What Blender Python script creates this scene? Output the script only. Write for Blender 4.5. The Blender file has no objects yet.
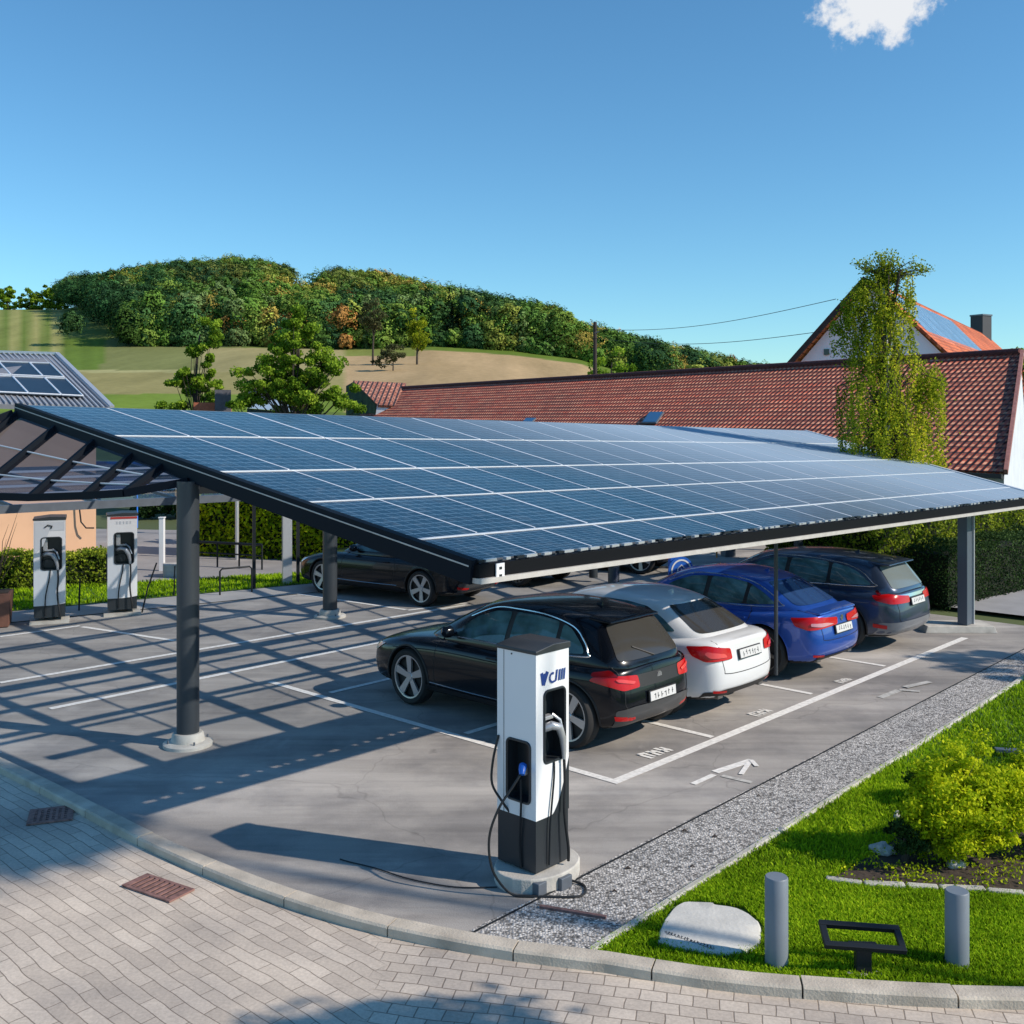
import bpy, bmesh, math, random
import numpy as np
from mathutils import Vector, Matrix
from mathutils.bvhtree import BVHTree
R = math.radians
rng = np.random.default_rng(7)
random.seed(7)
sc = bpy.context.scene
COL = sc.collection
HC, HY, F = 3.7, 420.0, 1050.0          # camera height, horizon row, focal length in pixels

def G(px, py, z=0.0):
    Y = F * (HC - z) / (py - HY)
    return Vector(((px - 512) / F * Y, Y, z))
def at(px, Y, z=0.0):
    return Vector(((px - 512) / F * Y, Y, z))
U = Vector((math.cos(R(47)), math.sin(R(47)), 0))      # along the long painted line
V = Vector((-math.sin(R(47)), math.cos(R(47)), 0))     # along the parked cars
UP = Vector((0, 0, 1))

# ------------------------------------------------------------------ materials
MATS = {}
def _new(name):
    m = bpy.data.materials.new(name); m.use_nodes = True
    MATS[name] = m
    return m, m.node_tree.nodes, m.node_tree.links, m.node_tree.nodes['Principled BSDF']
def mat(name, col, rough=.5, metal=0, spec=.5, coat=0, noise=0, nscale=8, bump=0, bscale=60, emis=0, alpha=1, vary=None):
    m, N, L, b = _new(name)
    b.inputs['Base Color'].default_value = (*col, 1)
    b.inputs['Roughness'].default_value = rough
    b.inputs['Metallic'].default_value = metal
    b.inputs['Specular IOR Level'].default_value = spec
    b.inputs['Coat Weight'].default_value = coat
    b.inputs['Coat Roughness'].default_value = .04
    tc = N.new('ShaderNodeTexCoord')
    if noise:
        t = N.new('ShaderNodeTexNoise'); t.inputs['Scale'].default_value = nscale; t.inputs['Detail'].default_value = 6
        L.new(tc.outputs['Object'], t.inputs['Vector'])
        r = N.new('ShaderNodeValToRGB'); r.color_ramp.elements[0].position = .3; r.color_ramp.elements[1].position = .7
        a = tuple(max(0, c * (1 - noise)) for c in col); c2 = tuple(min(1, c * (1 + noise)) for c in (vary or col))
        r.color_ramp.elements[0].color = (*a, 1); r.color_ramp.elements[1].color = (*c2, 1)
        L.new(t.outputs['Fac'], r.inputs['Fac']); L.new(r.outputs['Color'], b.inputs['Base Color'])
    if bump:
        t = N.new('ShaderNodeTexNoise'); t.inputs['Scale'].default_value = bscale; t.inputs['Detail'].default_value = 4
        L.new(tc.outputs['Object'], t.inputs['Vector'])
        bp = N.new('ShaderNodeBump'); bp.inputs['Strength'].default_value = bump; bp.inputs['Distance'].default_value = .01
        L.new(t.outputs['Fac'], bp.inputs['Height']); L.new(bp.outputs['Normal'], b.inputs['Normal'])
    if alpha < 1:
        b.inputs['Alpha'].default_value = alpha
    return m
def ramp(N, stops):
    r = N.new('ShaderNodeValToRGB')
    e = r.color_ramp.elements
    while len(e) < len(stops): e.new(.5)
    for k, (p, c) in enumerate(stops):
        e[k].position = p; e[k].color = (*c, 1)
    return r
def noise_node(N, L, vec, scale, detail=5, rough=.5):
    t = N.new('ShaderNodeTexNoise'); t.inputs['Scale'].default_value = scale
    t.inputs['Detail'].default_value = detail; t.inputs['Roughness'].default_value = rough
    L.new(vec, t.inputs['Vector']); return t
def mixrgb(N, L, mode, fac, a, b):
    x = N.new('ShaderNodeMix'); x.data_type = 'RGBA'; x.blend_type = mode
    if isinstance(fac, (int, float)): x.inputs[0].default_value = fac
    else: L.new(fac, x.inputs[0])
    for i, s in ((6, a), (7, b)):
        if isinstance(s, tuple): x.inputs[i].default_value = (*s, 1)
        else: L.new(s, x.inputs[i])
    return x.outputs[2]
def mapping(N, L, vec, rot=0, scale=(1, 1, 1), loc=(0, 0, 0)):
    mp = N.new('ShaderNodeMapping'); mp.inputs['Rotation'].default_value = (0, 0, rot)
    mp.inputs['Scale'].default_value = scale; mp.inputs['Location'].default_value = loc
    L.new(vec, mp.inputs['Vector']); return mp.outputs['Vector']

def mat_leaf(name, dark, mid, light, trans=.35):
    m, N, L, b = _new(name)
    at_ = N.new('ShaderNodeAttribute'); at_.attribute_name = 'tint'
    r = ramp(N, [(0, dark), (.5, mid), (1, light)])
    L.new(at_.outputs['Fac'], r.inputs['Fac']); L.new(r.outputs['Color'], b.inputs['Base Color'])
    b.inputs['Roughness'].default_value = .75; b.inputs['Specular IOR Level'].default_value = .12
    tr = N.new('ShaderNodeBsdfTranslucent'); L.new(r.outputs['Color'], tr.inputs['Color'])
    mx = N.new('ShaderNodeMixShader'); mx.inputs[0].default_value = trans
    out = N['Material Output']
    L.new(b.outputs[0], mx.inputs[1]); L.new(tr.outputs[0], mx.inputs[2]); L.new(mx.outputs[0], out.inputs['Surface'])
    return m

def mat_asphalt():
    m, N, L, b = _new('asphalt')
    P = N.new('ShaderNodeNewGeometry').outputs['Position']
    big = noise_node(N, L, mapping(N, L, P, R(-47), (.10, .45, 1)), 1.6, 5, .6)
    c = ramp(N, [(.3, (.275, .258, .240)), (.55, (.415, .388, .358)), (.75, (.58, .545, .505))])
    L.new(big.outputs['Fac'], c.inputs['Fac'])
    st = noise_node(N, L, P, .9, 6, .65)
    sr = ramp(N, [(.38, (.66, .67, .70)), (.56, (1, 1, 1))]); L.new(st.outputs['Fac'], sr.inputs['Fac'])
    col = mixrgb(N, L, 'MULTIPLY', .8, c.outputs['Color'], sr.outputs['Color'])
    pale = noise_node(N, L, mapping(N, L, P, R(30), (1, .35, 1)), 1.9, 6, .62)
    pr = ramp(N, [(.62, (0, 0, 0)), (.8, (.55, .55, .55))]); L.new(pale.outputs['Fac'], pr.inputs['Fac'])
    col = mixrgb(N, L, 'MIX', pr.outputs['Color'], col, (.56, .53, .50))
    fine = noise_node(N, L, P, 90, 2, .7)
    fr = ramp(N, [(.3, (.72, .72, .72)), (.7, (1.2, 1.2, 1.2))]); L.new(fine.outputs['Fac'], fr.inputs['Fac'])
    col = mixrgb(N, L, 'MULTIPLY', .6, col, fr.outputs['Color'])
    # hairline cracks
    dis = noise_node(N, L, P, 1.1, 3)
    vv = mixrgb(N, L, 'ADD', .7, P, dis.outputs['Color'])
    vo = N.new('ShaderNodeTexVoronoi'); vo.feature = 'DISTANCE_TO_EDGE'; vo.inputs['Scale'].default_value = .33
    L.new(vv, vo.inputs['Vector'])
    cr = ramp(N, [(.0, (.72, .72, .72)), (.004, (1, 1, 1))]); L.new(vo.outputs['Distance'], cr.inputs['Fac'])
    col = mixrgb(N, L, 'MULTIPLY', .7, col, cr.outputs['Color'])
    # tyre tracks and darker drips
    tk = noise_node(N, L, mapping(N, L, P, R(-47), (.16, 2.6, 1)), 1.3, 4, .6); tkr = ramp(N, [(.40, (.70, .70, .71)), (.56, (1, 1, 1))]); L.new(tk.outputs['Fac'], tkr.inputs['Fac'])
    col = mixrgb(N, L, 'MULTIPLY', .55, col, tkr.outputs['Color'])
    oil = noise_node(N, L, P, 2.6, 3, .5); oir = ramp(N, [(.70, (1, 1, 1)), (.78, (.55, .54, .54))]); L.new(oil.outputs['Fac'], oir.inputs['Fac'])
    col = mixrgb(N, L, 'MULTIPLY', .8, col, oir.outputs['Color'])
    L.new(col, b.inputs['Base Color'])
    b.inputs['Roughness'].default_value = .86; b.inputs['Specular IOR Level'].default_value = .3
    bp = N.new('ShaderNodeBump'); bp.inputs['Strength'].default_value = .35; bp.inputs['Distance'].default_value = .006
    L.new(fine.outputs['Fac'], bp.inputs['Height']); L.new(bp.outputs['Normal'], b.inputs['Normal'])
    return m

def mat_pavers():
    m, N, L, b = _new('pavers')
    P = N.new('ShaderNodeNewGeometry').outputs['Position']
    dis = noise_node(N, L, P, 1.3, 3)
    w = mixrgb(N, L, 'LINEAR_LIGHT', .05, P, dis.outputs['Color'])
    def brick(rot, bw, rh, mortar):
        k = N.new('ShaderNodeTexBrick'); L.new(mapping(N, L, w, rot), k.inputs['Vector'])
        k.inputs['Scale'].default_value = 1; k.inputs['Brick Width'].default_value = bw; k.inputs['Row Height'].default_value = rh
        k.inputs['Mortar Size'].default_value = mortar; k.inputs['Mortar Smooth'].default_value = .3; k.inputs['Bias'].default_value = 0
        k.inputs['Color1'].default_value = (.48, .42, .36, 1); k.inputs['Color2'].default_value = (.60, .53, .455, 1)
        k.inputs['Mortar'].default_value = (.25, .21, .175, 1)
        return k
    b1 = brick(R(42), .40, .105, .0042)
    b2 = brick(R(12), .17, .12, .005)
    # small square blocks near the kerb on the right, long slabs on the left
    sx = N.new('ShaderNodeSeparateXYZ'); L.new(P, sx.inputs[0])
    ms = ramp(N, [(.497, (0, 0, 0)), (.503, (1, 1, 1))])
    ma = N.new('ShaderNodeMath'); ma.operation = 'MULTIPLY_ADD'; ma.inputs[1].default_value = .05; ma.inputs[2].default_value = .53
    L.new(sx.outputs['X'], ma.inputs[0]); 
    wob = N.new('ShaderNodeMath'); wob.operation = 'MULTIPLY_ADD'; wob.inputs[1].default_value = .03; 
    L.new(dis.outputs['Fac'], wob.inputs[0]); L.new(ma.outputs[0], wob.inputs[2]); L.new(wob.outputs[0], ms.inputs['Fac'])
    col = mixrgb(N, L, 'MIX', ms.outputs['Color'], b1.outputs['Color'], b2.outputs['Color'])
    fac = mixrgb(N, L, 'MIX', ms.outputs['Color'], b1.outputs['Fac'], b2.outputs['Fac'])
    t = noise_node(N, L, P, .8, 7, .6)
    tr = ramp(N, [(.3, (.70, .70, .72)), (.5, (.98, .96, .94)), (.72, (1.28, 1.25, 1.2))]); L.new(t.outputs['Fac'], tr.inputs['Fac'])
    col = mixrgb(N, L, 'MULTIPLY', 1, col, tr.outputs['Color'])
    f = noise_node(N, L, P, 40, 4, .7)
    fr = ramp(N, [(.3, (.75, .75, .75)), (.7, (1.18, 1.18, 1.18))]); L.new(f.outputs['Fac'], fr.inputs['Fac'])
    col = mixrgb(N, L, 'MULTIPLY', .7, col, fr.outputs['Color'])
    L.new(col, b.inputs['Base Color']); b.inputs['Roughness'].default_value = .85; b.inputs['Specular IOR Level'].default_value = .25
    hm = mixrgb(N, L, 'MIX', .25, fac, f.outputs['Fac'])
    bp = N.new('ShaderNodeBump'); bp.inputs['Strength'].default_value = .5; bp.inputs['Distance'].default_value = .008; bp.invert = True
    L.new(hm, bp.inputs['Height']); L.new(bp.outputs['Normal'], b.inputs['Normal'])
    return m

def mat_speckle(name, c1, c2, c3, scale=55, bump=.8):
    m, N, L, b = _new(name)
    P = N.new('ShaderNodeNewGeometry').outputs['Position']
    vo = N.new('ShaderNodeTexVoronoi'); vo.inputs['Scale'].default_value = scale; L.new(P, vo.inputs['Vector'])
    g = N.new('ShaderNodeSeparateColor'); L.new(vo.outputs['Color'], g.inputs[0])
    r = ramp(N, [(.1, c1), (.5, c2), (.95, c3)]); L.new(g.outputs[0], r.inputs['Fac'])
    d = ramp(N, [(.0, (1.1, 1.1, 1.1)), (.7, (.45, .45, .45))]); L.new(vo.outputs['Distance'], d.inputs['Fac'])
    col = mixrgb(N, L, 'MULTIPLY', .8, r.outputs['Color'], d.outputs['Color'])
    t = noise_node(N, L, P, 1.2, 4); tr = ramp(N, [(.3, (.8, .8, .8)), (.7, (1.15, 1.13, 1.1))]); L.new(t.outputs['Fac'], tr.inputs['Fac'])
    col = mixrgb(N, L, 'MULTIPLY', .8, col, tr.outputs['Color'])
    L.new(col, b.inputs['Base Color']); b.inputs['Roughness'].default_value = .9
    bp = N.new('ShaderNodeBump'); bp.inputs['Strength'].default_value = bump; bp.inputs['Distance'].default_value = .01; bp.invert = True
    L.new(vo.outputs['Distance'], bp.inputs['Height']); L.new(bp.outputs['Normal'], b.inputs['Normal'])
    return m

def mat_tiles(name, dark, mid, light, su=4.2, sv=3.2, dots=False):
    """clay roof tiles in UV metres"""
    m, N, L, b = _new(name)
    uv = N.new('ShaderNodeUVMap').outputs['UV']
    k = N.new('ShaderNodeTexBrick'); L.new(uv, k.inputs['Vector']); k.inputs['Scale'].default_value = 1
    k.inputs['Brick Width'].default_value = 1 / su; k.inputs['Row Height'].default_value = 1 / sv; k.offset = .5
    k.inputs['Mortar Size'].default_value = .045; k.inputs['Mortar Smooth'].default_value = .5
    k.inputs['Color1'].default_value = (*mid, 1); k.inputs['Color2'].default_value = (*light, 1); k.inputs['Mortar'].default_value = (*dark, 1)
    t = noise_node(N, L, uv, .35, 6, .6); tr = ramp(N, [(.3, (.62, .6, .6)), (.7, (1.25, 1.2, 1.15))]); L.new(t.outputs['Fac'], tr.inputs['Fac'])
    col = mixrgb(N, L, 'MULTIPLY', 1, k.outputs['Color'], tr.outputs['Color'])
    f = noise_node(N, L, uv, 6, 3, .6); fr = ramp(N, [(.35, (.6, .6, .6)), (.65, (1.3, 1.3, 1.3))]); L.new(f.outputs['Fac'], fr.inputs['Fac'])
    col = mixrgb(N, L, 'MULTIPLY', .8, col, fr.outputs['Color'])
    L.new(col, b.inputs['Base Color']); b.inputs['Roughness'].default_value = .7
    # saw-tooth: each row rises towards its lower edge
    sep = N.new('ShaderNodeSeparateXYZ'); L.new(uv, sep.inputs[0])
    def frac(o, s, off=0):
        a = N.new('ShaderNodeMath'); a.operation = 'MULTIPLY'; a.inputs[1].default_value = s; L.new(o, a.inputs[0])
        c = N.new('ShaderNodeMath'); c.operation = 'FRACT'; L.new(a.outputs[0], c.inputs[0]); return c.outputs[0]
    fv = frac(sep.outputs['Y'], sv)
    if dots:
        vr = ramp(N, [(.0, (.45, .45, .45)), (.10, (1.15, 1.15, 1.15)), (.6, (.85, .85, .85)), (.97, (.38, .36, .36))]); L.new(fv, vr.inputs['Fac'])  # highlight near each tile's lower edge painted into the colour, darker above
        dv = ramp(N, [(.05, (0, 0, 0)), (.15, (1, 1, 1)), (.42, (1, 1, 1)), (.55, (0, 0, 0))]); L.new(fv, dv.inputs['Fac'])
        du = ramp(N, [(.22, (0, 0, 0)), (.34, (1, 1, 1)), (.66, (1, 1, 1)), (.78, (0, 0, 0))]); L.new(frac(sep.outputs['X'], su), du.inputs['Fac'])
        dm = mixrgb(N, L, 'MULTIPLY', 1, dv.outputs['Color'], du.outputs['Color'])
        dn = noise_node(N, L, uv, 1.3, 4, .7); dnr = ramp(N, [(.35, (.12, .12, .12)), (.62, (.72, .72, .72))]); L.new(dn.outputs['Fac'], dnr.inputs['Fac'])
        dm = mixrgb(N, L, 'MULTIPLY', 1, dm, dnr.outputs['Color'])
        col2 = mixrgb(N, L, 'MULTIPLY', 1, col, vr.outputs['Color']); col2 = mixrgb(N, L, 'MIX', dm, col2, (1, .58, .36)); L.new(col2, b.inputs['Base Color'])  # dots: pale highlights painted onto the tiles
    inv = N.new('ShaderNodeMath'); inv.operation = 'SUBTRACT'; inv.inputs[0].default_value = 1; L.new(fv, inv.inputs[1])
    wv = N.new('ShaderNodeMath'); wv.operation = 'MULTIPLY'; wv.inputs[1].default_value = su * 2 * math.pi; L.new(sep.outputs['X'], wv.inputs[0])
    sn = N.new('ShaderNodeMath'); sn.operation = 'SINE'; L.new(wv.outputs[0], sn.inputs[0])
    ad = N.new('ShaderNodeMath'); ad.operation = 'MULTIPLY_ADD'; ad.inputs[1].default_value = .5; L.new(sn.outputs[0], ad.inputs[0]); L.new(inv.outputs[0], ad.inputs[2])
    bp = N.new('ShaderNodeBump'); bp.inputs['Strength'].default_value = 1; bp.inputs['Distance'].default_value = .09
    L.new(ad.outputs[0], bp.inputs['Height']); L.new(bp.outputs['Normal'], b.inputs['Normal'])
    return m

def mat_pv(name, lo=.34, hi=.72, trans=.86, cells=(6, 10)):
    """semi-transparent glass-glass solar panel: angle ramp shaped to pass steep sun, opaque at grazing angles"""
    m, N, L, b = _new(name)
    uv = N.new('ShaderNodeUVMap').outputs['UV']
    k = N.new('ShaderNodeTexBrick'); k.offset = 0; L.new(uv, k.inputs['Vector']); k.inputs['Scale'].default_value = 1
    k.inputs['Brick Width'].default_value = 1 / cells[0]; k.inputs['Row Height'].default_value = 1 / cells[1]
    k.inputs['Mortar Size'].default_value = .006; k.inputs['Mortar Smooth'].default_value = .2
    k.inputs['Color1'].default_value = (.003, .016, .038, 1); k.inputs['Color2'].default_value = (.007, .028, .060, 1); k.inputs['Mortar'].default_value = (.09, .17, .26, 1)
    P = N.new('ShaderNodeNewGeometry').outputs['Position']
    t = noise_node(N, L, mapping(N, L, P, R(-47), (.3, 1.6, 1)), .9, 5); tr = ramp(N, [(.3, (.75, .75, .75)), (.7, (1.35, 1.3, 1.25))]); L.new(t.outputs['Fac'], tr.inputs['Fac'])
    col = mixrgb(N, L, 'MULTIPLY', 1, k.outputs['Color'], tr.outputs['Color'])
    d = noise_node(N, L, P, 7, 6, .7); dr = ramp(N, [(.5, (0, 0, 0)), (.75, (.16, .16, .16))]); L.new(d.outputs['Fac'], dr.inputs['Fac'])
    col = mixrgb(N, L, 'MIX', dr.outputs['Color'], col, (.35, .38, .4))
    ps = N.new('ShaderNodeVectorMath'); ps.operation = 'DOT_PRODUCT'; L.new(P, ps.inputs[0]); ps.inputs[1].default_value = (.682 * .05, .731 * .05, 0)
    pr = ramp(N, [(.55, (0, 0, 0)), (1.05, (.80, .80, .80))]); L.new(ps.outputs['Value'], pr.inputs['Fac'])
    col = mixrgb(N, L, 'MIX', pr.outputs['Color'], col, (.34, .45, .56))  # pale sky reflection painted into the panel colour, stronger towards the right
    L.new(col, b.inputs['Base Color']); b.inputs['Roughness'].default_value = .18
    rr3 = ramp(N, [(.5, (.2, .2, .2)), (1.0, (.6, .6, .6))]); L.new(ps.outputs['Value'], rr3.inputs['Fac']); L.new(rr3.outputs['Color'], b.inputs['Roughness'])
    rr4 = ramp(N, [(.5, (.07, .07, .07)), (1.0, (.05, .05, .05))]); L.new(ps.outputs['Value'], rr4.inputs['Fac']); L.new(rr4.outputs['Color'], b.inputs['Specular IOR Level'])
    wn = noise_node(N, L, P, 1.7, 2); bp = N.new('ShaderNodeBump'); bp.inputs['Strength'].default_value = .12; bp.inputs['Distance'].default_value = .05
    L.new(wn.outputs['Fac'], bp.inputs['Height']); L.new(bp.outputs['Normal'], b.inputs['Normal'])
    if trans:
        lw = N.new('ShaderNodeLayerWeight'); lw.inputs['Blend'].default_value = .5
        r = ramp(N, [(lo, (trans,) * 3), (hi, (0, 0, 0))]); L.new(lw.outputs['Facing'], r.inputs['Fac'])  # shaped so steep sun lights the ground below while grazing views stay solid
        tp = N.new('ShaderNodeBsdfTransparent'); tp.inputs['Color'].default_value = (.93, .97, 1, 1)
        mx = N.new('ShaderNodeMixShader'); L.new(r.outputs['Color'], mx.inputs[0])
        L.new(b.outputs[0], mx.inputs[1]); L.new(tp.outputs[0], mx.inputs[2]); L.new(mx.outputs[0], N['Material Output'].inputs['Surface'])
    return m

def mat_glazing(name, tint, fac, tcol=(.82, .83, .87, 1)):
    m, N, L, b = _new(name)
    b.inputs['Base Color'].default_value = (*tint, 1); b.inputs['Roughness'].default_value = .08
    tp = N.new('ShaderNodeBsdfTransparent'); tp.inputs['Color'].default_value = tcol
    mx = N.new('ShaderNodeMixShader'); mx.inputs[0].default_value = fac
    L.new(b.outputs[0], mx.inputs[1]); L.new(tp.outputs[0], mx.inputs[2]); L.new(mx.outputs[0], N['Material Output'].inputs['Surface'])
    return m

asphalt = mat_asphalt(); pavers = mat_pavers()
gravel_m = mat_speckle('gravel', (.16, .155, .15), (.50, .485, .47), (.82, .80, .77), 48, 1)
concrete = mat('concrete', (.48, .46, .42), .85, noise=.22, nscale=5, bump=.4, bscale=70)
kerb_m = mat('kerb_stone', (.50, .44, .36), .85, noise=.25, nscale=4, bump=.5, bscale=60)
paint_w = mat('road_paint', (.80, .78, .74), .7, noise=.16, nscale=20)
paint_worn = mat('worn_paint', (.46, .45, .42), .8, noise=.3, nscale=14)
steel_dark = mat('dark_steel', (.012, .016, .021), .5, .1, spec=.3)
steel_grey = mat('grey_steel', (.13, .15, .18), .45, .3, noise=.1)
steel_light = mat('light_steel', (.55, .57, .60), .35, .5)
white_rail = mat('aluminium_rail', (.72, .75, .79), .4, .2)
beige_lip = mat('pale_lip', (.50, .48, .45), .6, noise=.1)
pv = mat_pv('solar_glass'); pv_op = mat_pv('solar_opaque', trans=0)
glazing = mat_glazing('smoked_glazing', (.06, .06, .07), .62, (.26, .32, .45, 1))
glazing2 = mat_glazing('clear_glazing', (.15, .17, .19), .72)
white_pl = mat('white_panel', (.80, .81, .83), .32, coat=.3)
ghost_pl = mat('pale_grey_panel', (.60, .63, .67), .38)
char_pl = mat('charcoal_panel', (.022, .027, .033), .38)
cap_pl = mat('cap_grey', (.035, .04, .045), .4)
black_rb = mat('black_rubber', (.012, .013, .015), .5)
recess_m = mat('recess', (.015, .022, .028), .3)
blue_pl = mat('blue_plastic', (.02, .13, .55), .35)
navy_ink = mat('navy_ink', (.012, .045, .22), .5)
white_ink = mat('white_ink', (.8, .8, .8), .5)
silver_pl = mat('silver_plastic', (.45, .46, .48), .3, .4)
lawn_m = mat('lawn_soil', (.06, .13, .012), .95, noise=.35, nscale=3)
meadow_m = mat('meadow', (.075, .10, .03), .95, noise=.3, nscale=.05)
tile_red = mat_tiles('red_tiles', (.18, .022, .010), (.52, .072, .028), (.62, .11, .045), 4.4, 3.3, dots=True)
tile_pale = mat_tiles('salmon_tiles', (.15, .05, .035), (.42, .15, .09), (.62, .30, .2), 3, 3)
tile_orange = mat_tiles('orange_tiles', (.35, .07, .02), (.80, .17, .05), (.90, .26, .09), 3, 3)
plaster_w = mat('white_plaster', (.62, .66, .70), .9, noise=.08, nscale=1.5)
plaster_p = mat('peach_plaster', (.68, .42, .26), .9, noise=.08, nscale=1)
dark_wood = mat('dark_wood', (.035, .022, .018), .7, noise=.3, nscale=3)
brick_m = mat('chimney_render', (.10, .10, .12), .8, noise=.2)
brick_red = mat('chimney_brick', (.42, .13, .07), .85, noise=.2)
win_glass = mat('window_glass', (.02, .03, .04), .08)
bark = mat('bark', (.055, .042, .032), .9, noise=.3, nscale=6, bump=.6, bscale=30)
birch_bark = mat('birch_bark', (.55, .53, .49), .8, noise=.55, nscale=7)
hub_m = mat('teal_roof', (.16, .28, .34), .5)
roof_metal = mat('standing_seam', (.26, .26, .28), .55, .3, noise=.1)
soil = mat('bed_soil', (.05, .035, .025), .95, noise=.4, nscale=12, bump=1, bscale=30)
stone_m = mat('pale_boulder', (.56, .55, .51), .85, noise=.08, nscale=7, bump=.5, bscale=25)
stone_side = mat('boulder_side', (.34, .38, .40), .85, noise=.2, nscale=7, bump=.5, bscale=25)
rust = mat('rusty_iron', (.26, .14, .12), .7, .2, noise=.35, nscale=20)
terracotta = mat('planter_brown', (.17, .075, .05), .7, noise=.2)
lf_green = mat_leaf('leaf_green', (.03, .07, .006), (.15, .27, .018), (.40, .54, .05))
lf_dark = mat_leaf('leaf_dark', (.008, .024, .008), (.028, .065, .016), (.08, .14, .035), .2)
lf_yel = mat_leaf('leaf_yellow', (.08, .15, .004), (.42, .53, .010), (.82, .84, .03), .45)
lf_birch = mat_leaf('leaf_birch', (.05, .09, .008), (.33, .41, .022), (.78, .74, .05), .5)
lf_hedge = mat_leaf('leaf_hedge', (.035, .07, .008), (.19, .27, .02), (.50, .55, .05), .35)
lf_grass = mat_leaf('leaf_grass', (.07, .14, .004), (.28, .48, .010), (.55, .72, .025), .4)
lf_olive = mat_leaf('leaf_olive', (.03, .035, .015), (.09, .10, .04), (.2, .19, .08), .25)

def mat_forest():
    m, N, L, b = _new('forest_leaf')
    a = N.new('ShaderNodeAttribute'); a.attribute_name = 'fcol'
    L.new(a.outputs['Color'], b.inputs['Base Color'])
    b.inputs['Roughness'].default_value = .9; b.inputs['Specular IOR Level'].default_value = .05
    return m
forest_m = mat_forest()
def mat_terrain():
    m, N, L, b = _new('field')
    a = N.new('ShaderNodeAttribute'); a.attribute_name = 'fcol'
    P = N.new('ShaderNodeNewGeometry').outputs['Position']
    t = noise_node(N, L, mapping(N, L, P, R(20), (.9, .12, .5)), .10, 6, .6); tr = ramp(N, [(.3, (.78, .8, .75)), (.7, (1.2, 1.2, 1.2))]); L.new(t.outputs['Fac'], tr.inputs['Fac'])
    col = mixrgb(N, L, 'MULTIPLY', .9, a.outputs['Color'], tr.outputs['Color'])
    f = noise_node(N, L, P, .7, 4, .7); fr = ramp(N, [(.3, (.8, .8, .8)), (.7, (1.15, 1.15, 1.15))]); L.new(f.outputs['Fac'], fr.inputs['Fac'])
    col = mixrgb(N, L, 'MULTIPLY', .8, col, fr.outputs['Color'])
    L.new(col, b.inputs['Base Color']); b.inputs['Roughness'].default_value = .95; b.inputs['Specular IOR Level'].default_value = .05
    return m
terrain_m = mat_terrain()

# ------------------------------------------------------------------ mesh helpers
def props(o, label=None, cat=None, group=None, kind=None):
    if label: o['label'] = label
    if cat: o['category'] = cat
    if group: o['group'] = group
    if kind: o['kind'] = kind
    return o
def link_mesh(name, me, parent=None, loc=None, rz=None):
    o = bpy.data.objects.new(name, me); COL.objects.link(o)
    if parent is not None: o.parent = parent
    if loc is not None: o.location = loc
    if rz is not None: o.rotation_euler = (0, 0, rz)
    return o
def empty(name, loc, rz=0, label=None, cat=None, group=None):
    o = bpy.data.objects.new(name, None); COL.objects.link(o)
    o.location = loc; o.rotation_euler = (0, 0, rz); o.empty_display_size = .2
    return props(o, label, cat, group)
def copy_thing(root, loc, rz=None, label=None):
    r = root.copy(); COL.objects.link(r); r.location = loc
    if rz is not None: r.rotation_euler = (0, 0, rz)
    if label: r['label'] = label
    for ch in list(root.children):
        c = ch.copy(); COL.objects.link(c); c.parent = r
        for g in list(ch.children):
            d = g.copy(); COL.objects.link(d); d.parent = c
    return r

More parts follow.
